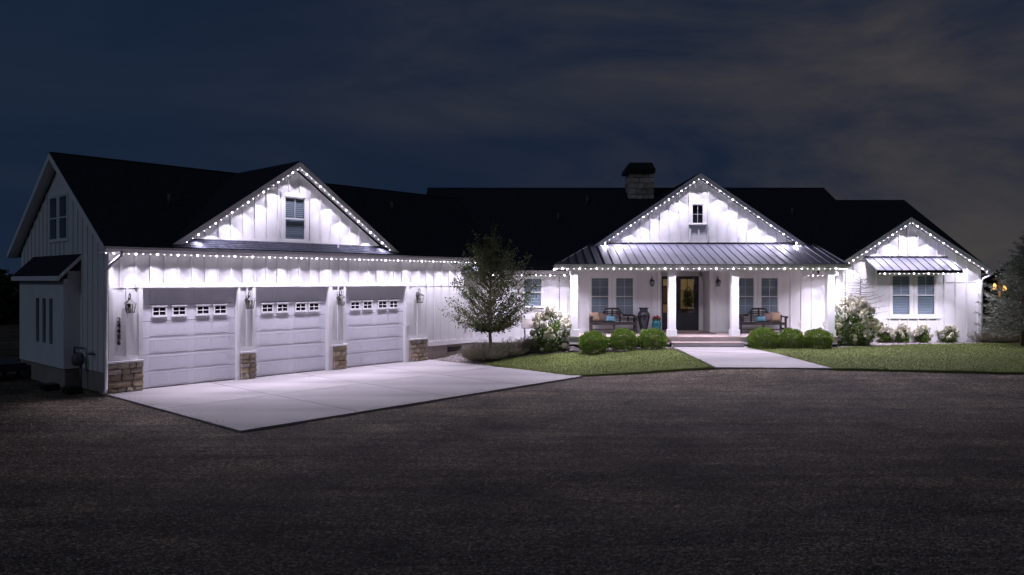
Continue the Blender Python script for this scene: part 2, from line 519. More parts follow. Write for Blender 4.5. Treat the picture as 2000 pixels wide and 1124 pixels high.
# concrete apron in front of the garage doors: eight slabs with open joints
apron = empty('driveway', G(4.6, -3.5, 0)); kind(apron, 'structure')
ss = [-0.93, 1.9, 4.75, 7.55, 10.25]
pp = [0.28, -3.35, -7.05]
for i in range(4):
    for j in range(2):
        g = 0.006
        MB().box(G, (ss[i] + g, pp[j + 1] + g, -0.2), (ss[i + 1] - g, pp[j] - g, 0.0)).build('slab', 'concrete', apron, bevel=0.006)

def P2(*pix): return [gpt(*q) for q in pix]
# paved walk to the porch
wk = empty('path', gpt(1440, 700)); kind(wk, 'structure')
WL = P2((1311, 679.5), (1334, 690), (1398, 721.5)); WR = P2((1452, 678.5), (1520, 695), (1626, 723))
def wkslab(a, b, c, d):
    top = [Vector((p.x, p.y, ground_z(p.x, p.y) + 0.055)) for p in (a, b, c, d)]
    m_ = MB(); m_.slab(top, 0.2); m_.build('slab', 'concrete', wk, bevel=0.005)
for i in range(2):
    a, b, c, d = WL[i + 1], WR[i + 1], WR[i], WL[i]
    e = Vector((0, 0.006, 0))
    wkslab(a + e, b + e, c - e, d - e)

# gravel planting beds
bed1, _ = sheet('planting_bed', P2((836, 702), (900, 708), (955, 717), (1090, 697), (1200, 694), (1309, 684), (1309, 672), (1120, 664)) + [Vector((2.0, 29.2)), Vector((-1.5, 29.2)), Vector((-3.05, 27.4))], 'bedgravel', 0.014)
bed2, _ = sheet('planting_bed', P2((1453, 681), (1620, 684), (1800, 677), (2080, 676)) + [Vector((20.8, 28.9)), Vector((8.4, 28.9)), Vector((8.4, 27.0))], 'bedgravel', 0.014)
lawn1, LP1 = sheet('lawn', P2((944, 713), (985, 719), (1040, 727), (1112, 736.5), (1200, 733), (1300, 727), (1396, 721.5), (1345, 697), (1311, 684), (1200, 691), (1100, 692), (1040, 697), (990, 704)), 'lawn', 0.045, 0.25, 0.015, 0.12)
lawn2, LP2 = sheet('lawn', P2((1628, 723.5), (1800, 727), (2000, 731), (2160, 733), (2160, 673), (2000, 672), (1800, 675), (1640, 682), (1455, 681), (1540, 700)), 'lawn', 0.045, 0.25, 0.015, 0.12)

def scatter_blades(poly, n, hgt, name):
    lo = np.array([min(p[0] for p in poly), min(p[1] for p in poly)]); hi = np.array([max(p[0] for p in poly), max(p[1] for p in poly)])
    pts = []
    while len(pts) < n:
        q = rng.uniform(lo, hi)
        if inside(poly, q[0], q[1]): pts.append((q[0], q[1], ground_z(q[0], q[1]) + 0.043))
    c = np.array(pts); n = len(c)
    an = rng.uniform(0, 2 * np.pi, n); lean = rng.uniform(0, 0.035, n); h = hgt * rng.uniform(0.5, 1.25, n); w = rng.uniform(0.005, 0.011, n)
    dx, dy = np.cos(an), np.sin(an)
    a = c + np.stack([-dy * w, dx * w, 0 * w], 1); b = c + np.stack([dy * w, -dx * w, 0 * w], 1)
    t = c + np.stack([dx * lean, dy * lean, h], 1)
    V = np.stack([a, b, t], 1).reshape(-1, 3)
    Fc = np.arange(3 * n).reshape(-1, 3)
    o = link(name, npmesh(name, V, Fc), 'grass', None, (0, 0, 0))
    return kind(o, 'stuff')
LP1 = [(p.x, p.y) for p in LP1]; LP2 = [(p.x, p.y) for p in LP2]
g1 = scatter_blades(LP1, 26000, 0.03, 'grass'); tag(g1, 'mown green grass of the lawn beside the concrete driveway', 'grass')
g2 = scatter_blades(LP2, 60000, 0.03, 'grass'); tag(g2, 'mown green grass of the lawn right of the paved walk', 'grass')

def edge_tufts(poly, n, label):
    P = np.array(poly); seg = np.roll(P, -1, 0) - P; L = np.linalg.norm(seg, axis=1)
    k = rng.choice(len(P), n, p=L / L.sum()); q = P[k] + seg[k] * rng.random((n, 1)) + rng.normal(0, .035, (n, 2))
    c = np.array([(x, y, ground_z(x, y)) for x, y in q])
    d = np.concatenate([rng.normal(0, .35, (n, 2)), np.ones((n, 1))], 1); d /= np.linalg.norm(d, axis=1, keepdims=True)
    h = rng.uniform(.05, .13, n)[:, None]; sd = rng.normal(size=(n, 3)); sd[:, 2] = 0; sd = sd / np.linalg.norm(sd, axis=1, keepdims=True) * .006
    V = np.stack([c - sd, c + sd, c + d * h], 1).reshape(-1, 3)
    o = kind(link('edge_grass', npmesh('edge_grass', V, np.arange(3 * n).reshape(-1, 3)), 'grass', None, (0, 0, 0)), 'stuff'); tag(o, label, 'grass')
edge_tufts(LP1, 3200, 'ragged longer grass fringing the lawn beside the driveway')
edge_tufts(LP2, 5200, 'ragged longer grass fringing the lawn before the right wing')

# loose gravel stones on the drive
def stones(name, n, gen, smin, smax, m, z0=0.0):
    base = np.array([(1, 0, 0), (-.6, .8, 0), (-.6, -.8, 0), (.1, .1, .75), (0.5, 0.6, .35), (.4, -.6, .3)])
    fcs = np.array([(0, 4, 3), (4, 1, 3), (1, 2, 3), (2, 5, 3), (5, 0, 3)])
    c = gen(n); n = len(c)
    sz = rng.uniform(smin, smax, n) ** 1.0
    an = rng.uniform(0, 2 * np.pi, n)
    b = base[None] * sz[:, None, None] * rng.uniform(0.6, 1.3, (n, 6, 3))
    ca, sa = np.cos(an)[:, None], np.sin(an)[:, None]
    V = np.stack([b[..., 0] * ca - b[..., 1] * sa, b[..., 0] * sa + b[..., 1] * ca, b[..., 2]], -1) + c[:, None, :]
    Fc = (fcs[None] + (np.arange(n) * 6)[:, None, None]).reshape(-1, 3)
    o = link(name, npmesh(name, V.reshape(-1, 3), Fc), m, None, (0, 0, 0))
    return kind(o, 'stuff')
APOLY = [G(ss[0], pp[0], 0), G(ss[-1], pp[0], 0), G(ss[-1], pp[-1], 0), G(ss[0], pp[-1], 0)]
WPOLY = [WL[0], WL[1], WL[2], WR[2], WR[1], WR[0]]
def drive_pts(n):
    out = []
    while len(out) < n:
        y = 6.5 + 17.5 * rng.random() ** 1.3; x = rng.uniform(-0.76, 0.76) * y
        if inside(APOLY, x, y) or inside(LP1, x, y) or inside(LP2, x, y) or inside(WPOLY, x, y): continue
        if (x - P0.x) * N.x + (y - P0.y) * N.y > -0.4 and x < -9: continue
        out.append((x, y, ground_z(x, y) - 0.002))
    return np.array(out)
M['pebble'] = mat('loose_pebble', (0.17, 0.145, 0.125), 0.8, island_var=0.7, hue=(0.32, 0.30, 0.31))
gs = stones('loose_gravel', 36000, drive_pts, 0.006, 0.020, 'pebble'); tag(gs, 'loose crushed gravel lying over the wide drive', 'gravel')
def slab_pts(n):
    out = []
    for _ in range(n):
        if rng.random() < .75:
            t = rng.random(); q = abs(rng.normal(0, .18)) + .02
            s_, p_ = (ss[0] + q, pp[0] + (pp[2] - pp[0]) * t) if rng.random() < .4 else (ss[0] + (ss[-1] - ss[0]) * t, pp[2] + q)
        else: s_, p_ = rng.uniform(ss[0], ss[-1]), rng.uniform(pp[2], pp[0])
        w_ = G(float(s_), float(p_), 0.001); out.append(tuple(w_))
    return np.array(out)
gs2 = stones('scattered_pebble', 420, slab_pts, 0.006, 0.02, 'pebble'); tag(gs2, 'scattered pebbles kicked up onto the concrete driveway', 'gravel')
BP1 = [(v.co.x, v.co.y) for v in bed1.data.vertices]; BP2 = [(v.co.x, v.co.y) for v in bed2.data.vertices]
def bed_pts(src):
    def gen(n):
        k = rng.integers(0, len(src), n); q = np.array(src)[k] + rng.uniform(-0.2, 0.2, (n, 2))
        return np.array([(x, y, ground_z(x, y) + 0.012) for x, y in q if not inside(APOLY, x, y) and not inside(LP1, x, y) and not inside(LP2, x, y)])
    return gen
M['bedpebble'] = mat('bed_pebble', (0.24, 0.205, 0.205), 0.8, island_var=0.65)
b1 = stones('bed_stone', 9000, bed_pts(BP1), 0.012, 0.03, 'bedpebble'); tag(b1, 'grey pink crushed stone around the young tree', 'gravel')
b2 = stones('bed_stone', 9000, bed_pts(BP2), 0.012, 0.03, 'bedpebble'); tag(b2, 'grey pink crushed stone under the white hydrangeas', 'gravel')

# ------------------------------------------------------------------ THE HOUSE
house = empty('house', (4.0, 29.0, 0.0), 'long white board and batten farmhouse with dark roofs and three garage doors', 'house')

YW, YE, YR = 29.26, 30.28, 28.95          # front wall, entry recess wall, right wing gable wall
SB = 0.50                                 # bottom of the siding

def battens(parent, fr, axis_pos, z_of, face, w=0.045, t=0.034, zb=None):
    for a in axis_pos:
        z0, z1 = z_of(a)
        if z1 - z0 < 0.06: continue
        MB().box(fr, (a - w / 2, face - t, z0), (a + w / 2, face + 0.004, z1)).build('batten', 'siding', parent)

def spaced(a, b, st=0.38, off=0.0, skip=()):
    out = []; x = a + off
    while x < b - 0.02:
        if not any(l < x < r for l, r in skip): out.append(x)
        x += st
    return out

# --- garage wing: front wall
GE, GR, GZ = -0.43, 3.8, 6.66             # eave p, ridge p, ridge height
GPITCH = 0.667
S0, S1 = -0.83, 12.57
DOORS = [(0.0, 2.72), (3.27, 5.85), (6.53, 9.12)]
DH = 2.74
gw = MB()
gw.box(G, (S0, 0, DH), (S1, 0.15, 3.92))
gw.box(G, (S0, 0, SB), (0.0, 0.15, DH)); gw.box(G, (2.72, 0, 0.0), (3.27, 0.15, DH)); gw.box(G, (5.85, 0, 0.0), (6.53, 0.15, DH))
gw.box(G, (9.12, 0, SB), (S1, 0.15, DH))
gw.box(G, (S0, 0.004, 0.0), (0.0, 0.14, SB)); gw.box(G, (9.12, 0.004, 0.0), (10.07, 0.14, SB))
gwall = gw.build('garage_wall', 'siding', house)
# trims of the front wall
def trim(a, b, fr=G, parent=None, name='trim_board', m='trim'):
    return MB().box(fr, a, b).build(name, m, parent or gwall)
trim((-0.10, -0.032, DH), (9.36, 0.0, DH + 0.13), name='header_board')
trim((S0 - 0.02, -0.02, 0.84), (-0.0, 0.0, 0.94)); trim((9.26, -0.02, 0.84), (10.06, 0, 0.94))
for (a, b) in DOORS:
    trim((a - 0.10, -0.028, 0.86 if a < 1 else 0.0), (a, 0.0, DH), name='door_casing')
for b, e in ((2.72, 2.78), (5.85, 6.0), (9.12, 9.26)):
    trim((b, -0.028, 0.0), (e, 0.0, DH), name='door_casing')
trim((2.78, -0.02, 0.84), (3.17, 0.0, 0.97)); trim((6.0, -0.02, 0.84), (6.43, 0.0, 0.97))
trim((S0 - 0.02, -0.026, 0.86), (S0 + 0.09, 0.0, 3.7), name='corner_board')
trim((10.07, -0.03, SB), (S1 - 0.05, 0.0, SB + 0.17), name='skirt_board')
trim((S1 - 0.10, -0.026, SB), (S1, 0.0, 3.7), name='corner_board')
trim((S0 + 0.09, -0.010, DH - 0.008), (-0.10, 0.0, DH + 0.008), name='seam_strip'); trim((9.36, -0.010, DH - 0.008), (S1 - 0.1, 0.0, DH + 0.008), name='seam_strip')
battens(gwall, G, spaced(S0 + 0.28, S1 - 0.1, 0.38), lambda s: (DH + 0.13 if -0.10 < s < 9.36 else DH + 0.008, 3.80), 0)
battens(gwall, G, [-0.40, 3.0, 6.22, 9.66], lambda s: (0.94, DH - 0.01), 0)
battens(gwall, G, spaced(10.12, S1 - 0.12, 0.38), lambda s: (SB + 0.17, DH - 0.008), 0)

# stone piers, each stone a piece
def stone_mesh(w, d, h, seed):
    r = random.Random(seed)
    bm = bmesh.new()
    bmesh.ops.create_cube(bm, size=1)
    bmesh.ops.subdivide_edges(bm, edges=list(bm.edges), cuts=1, use_grid_fill=True)
    for v in bm.verts:
        k = sum(abs(c) > 0.4 for c in v.co)
        v.co *= {3: 0.93, 2: 0.975, 1: 1.05}.get(k, 1)
        v.co.x = v.co.x * w + r.uniform(-1, 1) * 0.012; v.co.y = v.co.y * d + r.uniform(-1, 1) * 0.016; v.co.z = v.co.z * h + r.uniform(-1, 1) * 0.010
    bmesh.ops.recalc_face_normals(bm, faces=bm.faces)
    me = bpy.data.meshes.new('stone'); bm.to_mesh(me); bm.free()
    return me

def stonework(parent, fr, rz, a0, a1, face, depth, z0, z1, rows, per, mname, seed):
    r = random.Random(seed)
    hs = [r.uniform(0.8, 1.25) for _ in range(rows)]; k = (z1 - z0) / sum(hs); z = z0
    for hrow in hs:
        hh = hrow * k
        n = max(1, per + r.choice((-1, 0, 0, 1)) if per > 2 else r.choice((1, 2, 2)))
        ws = [r.uniform(0.6, 1.4) for _ in range(n)]; kk = (a1 - a0) / sum(ws); x = a0
        for w in ws:
            ww = w * kk
            me = stone_mesh(ww - 0.014, depth, hh - 0.014, r.random())
            pr = r.uniform(-0.012, 0.014)
            c = fr(x + ww / 2, face + depth / 2 + pr, z + hh / 2)
            o = link('stone', me, mname, parent, c)
            o.rotation_euler.z = rz
            x += ww
        z += hh

for (a, b, sd, per) in ((-0.90, -0.005, 1, 3), (2.785, 3.265, 2, 2), (6.02, 6.525, 3, 2), (9.265, 10.08, 4, 3)):
    pier = MB().box(G, (a + 0.02, -0.055, -0.05), (b - 0.02, -0.002, 0.77)).build('stone_pier', 'mortar', house)
    stonework(pier, G, TH, a, b, -0.11, 0.10, 0.0, 0.77, 5, per, 'stone', sd)
    MB().box(G, (a - 0.02, -0.14, 0.775), (b + 0.012, -0.003, 0.825)).build('cap_stone', 'trim', pier, bevel=0.008)
# stone return round the corner
pier = MB().box(G, (S0 - 0.06, 0.0, -0.05), (S0 - 0.002, 0.5, 0.42)).build('stone_pier', 'foundation', house)

# --- garage doors
SEC = DH / 6
def panel_mesh(w, h):
    m_ = MB(); idf = lambda x, y, z: Vector((x, y, z))
    n = 5; g = 0.012
    for i in range(n):
        x0 = -w / 2 + w * i / n + g / 2; x1 = -w / 2 + w * (i + 1) / n - g / 2
        m_.box(idf, (x0, -0.004, g), (x1, 0.0, h - g))
    b = 0.022
    m_.box(idf, (-w / 2 - b, -0.006, -b), (w / 2 + b, 0.0, 0.0)); m_.box(idf, (-w / 2 - b, -0.006, h), (w / 2 + b, 0.0, h + b))
    m_.box(idf, (-w / 2 - b, -0.006, 0.0), (-w / 2, 0.0, h)); m_.box(idf, (w / 2, -0.006, 0.0), (w / 2 + b, 0.0, h))
    me = bpy.data.meshes.new('panel'); me.from_pydata([tuple(v) for v in m_.v], [], m_.f); me.update()
    return me
PANEL = None
for (a, b) in DOORS:
    w = b - a; DP = 0.145
    gd = empty('garage_door', G((a + b) / 2, DP, 0), parent=house)
    # jamb lining of the opening
    for q in ((a - 0.02, a + 0.0), (b - 0.0, b + 0.02)):
        pass
    MB().box(G, (a, 0.0, DH - 0.02), (b, DP, DH - 0.003)).build('head_jamb', 'trim', gd)
    MB().box(G, (a + 0.001, 0.001, 0.0), (a + 0.02, DP, DH - 0.02)).build('side_jamb', 'trim', gd)
    MB().box(G, (b - 0.02, 0.001, 0.0), (b - 0.001, DP, DH - 0.02)).build('side_jamb', 'trim', gd)
    MB().box(G, (a + 0.02, DP - 0.005, 0.0), (b - 0.02, DP + 0.04, 0.022)).build('rubber_seal', 'dark_metal', gd)
    pw = 0.46
    xsn = [a + w * k_ for k_ in (.185, .385, .635, .825)]
    if PANEL is None: PANEL = panel_mesh(pw, SEC - 0.15)
    for i in range(6):
        z0 = SEC * i + (0.02 if i == 0 else 0.003)
        MB().box(G, (a + 0.02, DP, z0), (b - 0.02, DP + 0.045, SEC * (i + 1) - 0.003)).build('section', 'gdoor', gd, bevel=0.004)
        if i != 4:
            for x in xsn:
                o = link('panel', PANEL, 'gdoor', gd, G(x, DP - 0.0005, z0 + 0.07)); o.rotation_euler.z = TH
        else:
            for x in xsn:
                ww, hh = 0.33, 0.20; zc = z0 + SEC / 2 + 0.03
                f_ = MB(); t_ = 0.035
                f_.box(G, (x - ww / 2 - t_, DP - 0.03, zc - hh / 2 - t_), (x + ww / 2 + t_, DP, zc - hh / 2)); f_.box(G, (x - ww / 2 - t_, DP - 0.03, zc + hh / 2), (x + ww / 2 + t_, DP, zc + hh / 2 + t_))
                f_.box(G, (x - ww / 2 - t_, DP - 0.03, zc - hh / 2), (x - ww / 2, DP, zc + hh / 2)); f_.box(G, (x + ww / 2, DP - 0.03, zc - hh / 2), (x + ww / 2 + t_, DP, zc + hh / 2))
                f_.box(G, (x - 0.010, DP - 0.022, zc - hh / 2), (x + 0.010, DP - 0.004, zc + hh / 2)); f_.box(G, (x - ww / 2, DP - 0.0215, zc - 0.010), (x - 0.010, DP - 0.0045, zc + 0.010)); f_.box(G, (x + 0.010, DP - 0.0215, zc - 0.010), (x + ww / 2, DP - 0.0045, zc + 0.010))
                f_.box(G, (x - ww / 2 - t_ - 0.02, DP - 0.045, zc + hh / 2 + t_), (x + ww / 2 + t_ + 0.02, DP, zc + hh / 2 + t_ + 0.022)); f_.box(G, (x - ww / 2 - t_ - 0.02, DP - 0.045, zc - hh / 2 - t_ - 0.022), (x + ww / 2 + t_ + 0.02, DP, zc - hh / 2 - t_))
                f_.build('window_frame', 'trim', gd)
                MB().box(G, (x - ww / 2, DP - 0.0035, zc - hh / 2), (x + ww / 2, DP - 0.001, zc + hh / 2)).build('pane', 'garage_pane', gd) if 'garage_pane' in M else None
                if 'garage_pane' not in M:
                    M['garage_pane'] = mat('dark_garage_glass', (0.020, 0.018, 0.026), 0.10, spec=0.7, var=0.6, vscale=9)
                    MB().box(G, (x - ww / 2, DP - 0.0035, zc - hh / 2), (x + ww / 2, DP - 0.001, zc + hh / 2)).build('pane', 'garage_pane', gd)

# --- windows
def window(fr, a0, a1, z0, z1, face, cas=0.10, sill=True, upper_grid=(2, 2), lower_grid=(1, 1), split=0.5, blinds=True, slit=False, wallside=None):
    """a sash window set in a casing; fr maps (along, into wall, up)"""
    w = empty('window', fr((a0 + a1) / 2, face, z0), parent=house)
    c = MB(); e = 0.035
    c.box(fr, (a0 - cas, face - e, z1), (a1 + cas, face, z1 + cas * 1.2)); c.box(fr, (a0 - cas, face - e, z0 - cas * 0.7), (a1 + cas, face, z0))
    c.box(fr, (a0 - cas, face - e, z0), (a0, face, z1)); c.box(fr, (a1, face - e, z0), (a1 + cas, face, z1))
    c.build('casing', 'trim', w)
    if sill: MB().box(fr, (a0 - cas - 0.02, face - 0.065, z0 - 0.035), (a1 + cas + 0.02, face - e - 0.001, z0 + 0.002)).build('sill', 'trim', w)
    zm = z0 + (z1 - z0) * split; b = 0.038
    fy0, fy1 = face - 0.022, face - 0.003
    s_ = MB()
    s_.box(fr, (a0, fy0, z0), (a0 + b, fy1, z1)); s_.box(fr, (a1 - b, fy0, z0), (a1, fy1, z1))
    s_.box(fr, (a0 + b, fy0, z0), (a1 - b, fy1, z0 + b)); s_.box(fr, (a0 + b, fy0, z1 - b), (a1 - b, fy1, z1))
    if split: s_.box(fr, (a0 + b, fy0 - 0.008, zm - b / 2), (a1 - b, fy1, zm + b / 2))
    s_.build('sash', 'trim', w)
    t = 0.011
    for (lo, hi, (gx, gz)) in (((zm + b / 2 if split else z0 + b), z1 - b, upper_grid),) + ((((z0 + b), zm - b / 2, lower_grid),) if split else ()):
        for i in range(1, gx):
            x = a0 + b + (a1 - a0 - 2 * b) * i / gx; MB().box(fr, (x - t / 2, face - 0.014, lo), (x + t / 2, face - 0.006, hi)).build('muntin', 'trim', w)
        for j in range(1, gz):
            z = lo + (hi - lo) * j / gz; MB().box(fr, (a0 + b, face - 0.0135, z - t / 2), (a1 - b, face - 0.0065, z + t / 2)).build('muntin', 'trim', w)
    MB().box(fr, (a0 + b, face - 0.0055, (z0 + b)), (a1 - b, face - 0.0035, z1 - b)).build('pane', 'glass', w)
    MB().box(fr, (a0, face + 0.13, z0), (a1, face + 0.14, z1)).build('backing', 'dark_void', w)
    if blinds:
        bl = MB(); z = z0 + b + 0.02
        while z < z1 - b - 0.02:
            p = [fr(a0 + 0.02, face + 0.020, z), fr(a1 - 0.02, face + 0.020, z), fr(a1 - 0.02, face + 0.042, z + 0.050), fr(a0 + 0.02, face + 0.042, z + 0.050)]
            q = [v + Vector((0, 0, 0.004)) for v in p]
            bl.prism(p, q); z += 0.062
        bl.build('blinds', 'blind', w)
    return w

def opening_wall(fr, face, th, poly_a0, poly_a1, zb, zt, holes):
    """wall with rectangular openings as one mesh of boxes"""
    m_ = MB(); xs_ = sorted(set([poly_a0, poly_a1] + [h for q in holes for h in q[:2]]))
    for l, r in zip(xs_, xs_[1:]):
        hs = sorted([(q[2], q[3]) for q in holes if q[0] <= l + 1e-6 and q[1] >= r - 1e-6]); z = zb
        for a, b in hs:
            if a > z: m_.box(fr, (l, face, z), (r, face + th, a))
            z = b
        if zt > z: m_.box(fr, (l, face, z), (r, face + th, zt))
    return m_

# --- garage gable above the doors
GC, GHW = 4.60, 3.95                       # centre and half width of the gable
GWZ = 6.44                                 # top of the wall triangle
gg = MB()
wz0, wz1, wa0, wa1 = 4.20, 5.55, 4.24, 4.99
def gable_wall(fr, c, zb, ztop, slope, face, th, hole=None):
    m_ = MB(); f = lambda a: ztop - abs(a - c) * slope
    hw = (ztop - zb) / slope
    cuts = [c - hw, c, c + hw] + ([hole[0], hole[1]] if hole else [])
    cuts = sorted(set(cuts))
    for l, r in zip(cuts, cuts[1:]):
        if hole and l >= hole[0] - 1e-6 and r <= hole[1] + 1e-6:
            segs = [(zb, zb, hole[2], hole[2]), (hole[3], hole[3], f(l), f(r))]
        else: segs = [(zb, zb, f(l), f(r))]
        for (bl, br, tl, tr) in segs:
            ra = [fr(l, face, bl), fr(r, face, br), fr(r, face, tr), fr(l, face, tl)]
            rb = [fr(l, face + th, bl), fr(r, face + th, br), fr(r, face + th, tr), fr(l, face + th, tl)]
            if tl - bl < 1e-6: ra.pop(3); rb.pop(3)
            elif tr - br < 1e-6: ra.pop(2); rb.pop(2)
            m_.prism(ra, rb)
    return m_
GSL = 0.69
ggw = gable_wall(G, GC, 3.93, GWZ, GSL, 0.0, 0.12, (wa0, wa1, wz0, wz1)).build('gable_wall', 'siding', house)
hwb = (GWZ - 4.12) / GSL - 0.16
MB().box(G, (GC - hwb, -0.03, 4.06), (GC + hwb, -0.001, 4.20)).build('skirt_board', 'trim', ggw)
battens(ggw, G, [GC + 0.38 * k + 0.19 for k in range(-9, 9)], lambda s: (5.74 if wa0 - .12 < s < wa1 + .12 else 4.20, GWZ - abs(s - GC) * GSL - 0.05), 0)
window(G, wa0, wa1, wz0 + 0.002, wz1, 0.0, cas=0.11, upper_grid=(2, 1), sill=False)

# --- left gable end of the garage wing
def Lf(a, d, z):                            # a: along the end wall (p), d: into the house
    return G(S0 + d, a, z)
PB = 7.6
lwz = lambda p: 3.64 + GPITCH * (min(p, PB - p) - 0.0) + 0.22
lw = MB()
def lpoly(l, r, bl, br, tl, tr):
    ra = [Lf(l, 0, bl), Lf(r, 0, br), Lf(r, 0, tr), Lf(l, 0, tl)]; rb = [Lf(l, .14, bl), Lf(r, .14, br), Lf(r, .14, tr), Lf(l, .14, tl)]
    lw.prism(ra, rb)
LW = [(3.15, 3.83), (4.0, 4.68)]; lz0, lz1 = 4.13, 5.43
cuts = sorted([0.155, 3.15, 3.8, 3.83, 4.0, 4.68, PB])
for l, r in zip(cuts, cuts[1:]):
    if any(l >= q[0] - 1e-6 and r <= q[1] + 1e-6 for q in LW):
        lpoly(l, r, SB, SB, lz0, lz0); lpoly(l, r, lz1, lz1, lwz(l), lwz(r))
    else: lpoly(l, r, SB, SB, lwz(l), lwz(r))
lwall = lw.build('end_wall', 'siding', house)
battens(lwall, Lf, [p for p in spaced(0.38, PB, 0.38) if not 3.0 < p < 4.8], lambda p: (3.70 if 2.1 < p < 6.15 else SB + 0.02, lwz(p) - 0.06), 0)
battens(lwall, Lf, [3.42, 3.8, 4.18, 4.56], lambda p: (3.70, lz0 - 0.08), 0)
for q in LW: window(Lf, q[0], q[1], lz0 + .002, lz1, 0.0, cas=0.085, sill=False, upper_grid=(1, 1), blinds=False)
MB().box(Lf, (-0.0, -0.022, SB), (0.12, 0.0, 3.7)).build('corner_board', 'trim', lwall)

# box bay on the end wall
BD = 0.42
bay = empty('box_bay', Lf(4.1, -BD, SB), parent=house)
bh = [(3.02, 3.34, 1.12, 2.42), (3.62, 3.94, 1.12, 2.42), (4.22, 4.54, 1.12, 2.42)]
opening_wall(Lf, -BD, 0.1, 2.11, 6.15, SB, 2.98, bh).build('bay_front', 'siding', bay)
MB().box(Lf, (2.11, -BD + 0.1, SB), (2.21, -0.001, 3.20)).build('bay_side', 'siding', bay)
MB().box(Lf, (6.05, -BD + 0.1, SB), (6.15, -0.001, 3.20)).build('bay_side', 'siding', bay)
MB().box(Lf, (2.12, -BD + 0.1, SB + 0.01), (6.14, -0.002, SB + 0.06)).build('bay_floor', 'siding', bay)
for q in bh:
    MB().box(Lf, (q[0], -BD + 0.04, q[2]), (q[1], -BD + 0.045, q[3])).build('pane', 'glass', bay)
    MB().box(Lf, (q[0] - .05, -BD + 0.11, q[2] - .05), (q[1] + .05, -BD + 0.12, q[3] + .05)).build('backing', 'dark_void', bay)
br = MB()
lo = [Lf(1.95, -BD - 0.16, 3.02), Lf(6.3, -BD - 0.16, 3.02), Lf(6.3, 0.0, 3.62), Lf(1.95, 0.0, 3.62)]
br.prism([v - Vector((0, 0, 0.03)) for v in lo], [v + Vector((0, 0, 0.06)) for v in lo])
br.build('bay_roof', 'shingle', bay)
MB().box(Lf, (1.93, -BD - 0.185, 2.93), (6.32, -BD - 0.16, 3.06)).build('fascia', 'trim', bay)
rk = MB(); p_ = [Lf(1.925, -BD - .185, 2.93), Lf(1.925, 0, 3.56), Lf(1.925, 0, 3.68), Lf(1.925, -BD - .185, 3.05)]
rk.prism(p_, [v + N * 0.024 for v in p_]); rk.build('fascia', 'trim', bay)

# foundations and hidden walls
for fr_, a_, b_ in ((G, (S0 + 0.02, 0.03, -0.3), (S0 + 0.3, PB - 0.02, SB)), (G, (10.07, 0.03, -0.3), (S1, 0.3, SB)), (Lf, (2.2, -BD + 0.06, -0.3), (6.1, 0.0, SB)),
                  (W, (-1.5, YW + 0.03, -0.2), (6.0, YW + 0.3, SB)), (W, (7.8, YW + 0.03, -0.2), (12.6, YW + .3, SB)), (W, (12.7, YR + 0.03, -0.2), (18.2, YR + .3, SB))):
    MB().box(fr_, a_, b_).build('foundation', 'foundation', house)
MB().box(G, (S0 + .01, PB - 0.1, 0.1), (S1, PB, 3.9)).build('rear_wall', 'siding', house)
# crawl space vent on the garage foundation
MB().box(G, (11.2, 0.0, 0.22), (11.9, 0.029, 0.40)).build('foundation_vent', 'dark_metal', house)
MB().box(W, (-3.8, 40.2, 0.2), (18.2, 40.4, 3.4)).build('rear_wall', 'siding', house)
MB().box(W, (18.05, YR + 0.16, SB), (18.25, 40.2, 3.4)).build('side_wall', 'siding', house)

# --- garage roof
def roof_slab(name, poly, th=0.16, m='shingle'):
    mb_ = MB(); mb_.slab(poly, th); return mb_.build(name, m, house)
ez = GZ - GPITCH * (GR - GE)
roof_slab('garage_roof', [G(-1.10, GE, ez), G(13.05, GE, ez), G(16.0, GR, GZ), G(-1.10, GR, GZ)], 0.14)
roof_slab('garage_roof', [G(-1.10, GR, GZ), G(16.0, GR, GZ), G(13.0, 8.03, ez), G(-1.10, 8.03, ez)], 0.14)
gf = MB().box(G, (-1.11, GE - 0.02, ez - 0.175), (13.05, GE - 0.002, ez - 0.03)); gf.build('fascia', 'trim', house)
MB().box(G, (-1.10, GE, ez - 0.19), (12.9, 0.0, ez - 0.17)).build('soffit', 'trim', house)
def rake(fr, a0, z0, a1, z1, d0, d1, h=0.2, drop=0.02, name='rake_board'):
    """sloping board between two points of an end wall, d0..d1 thick"""
    ra = [fr(a0, d0, z0 - drop - h), fr(a1, d0, z1 - drop - h), fr(a1, d0, z1 - drop), fr(a0, d0, z0 - drop)]
    rb = [fr(a0, d1, z0 - drop - h), fr(a1, d1, z1 - drop - h), fr(a1, d1, z1 - drop), fr(a0, d1, z0 - drop)]
    return MB().prism(ra, rb).build(name, 'trim', house)
rake(Lf, GE, ez, GR, GZ, -0.295, -0.272, 0.17); rake(Lf, 8.03, ez, GR, GZ, -0.295, -0.272, 0.17)
for (a, z) in ((GE, ez), (8.03, ez)):        # soffit under the overhang
    ra = [Lf(a, -0.27, z - 0.165), Lf(GR, -0.27, GZ - 0.165), Lf(GR, -0.27, GZ - 0.145), Lf(a, -0.27, z - 0.145)]
    rb = [Lf(a, -0.0, z - 0.165), Lf(GR, -0.0, GZ - 0.165), Lf(GR, -0.0, GZ - 0.145), Lf(a, -0.0, z - 0.145)]
    MB().prism(ra, rb).build('soffit', 'trim', house)

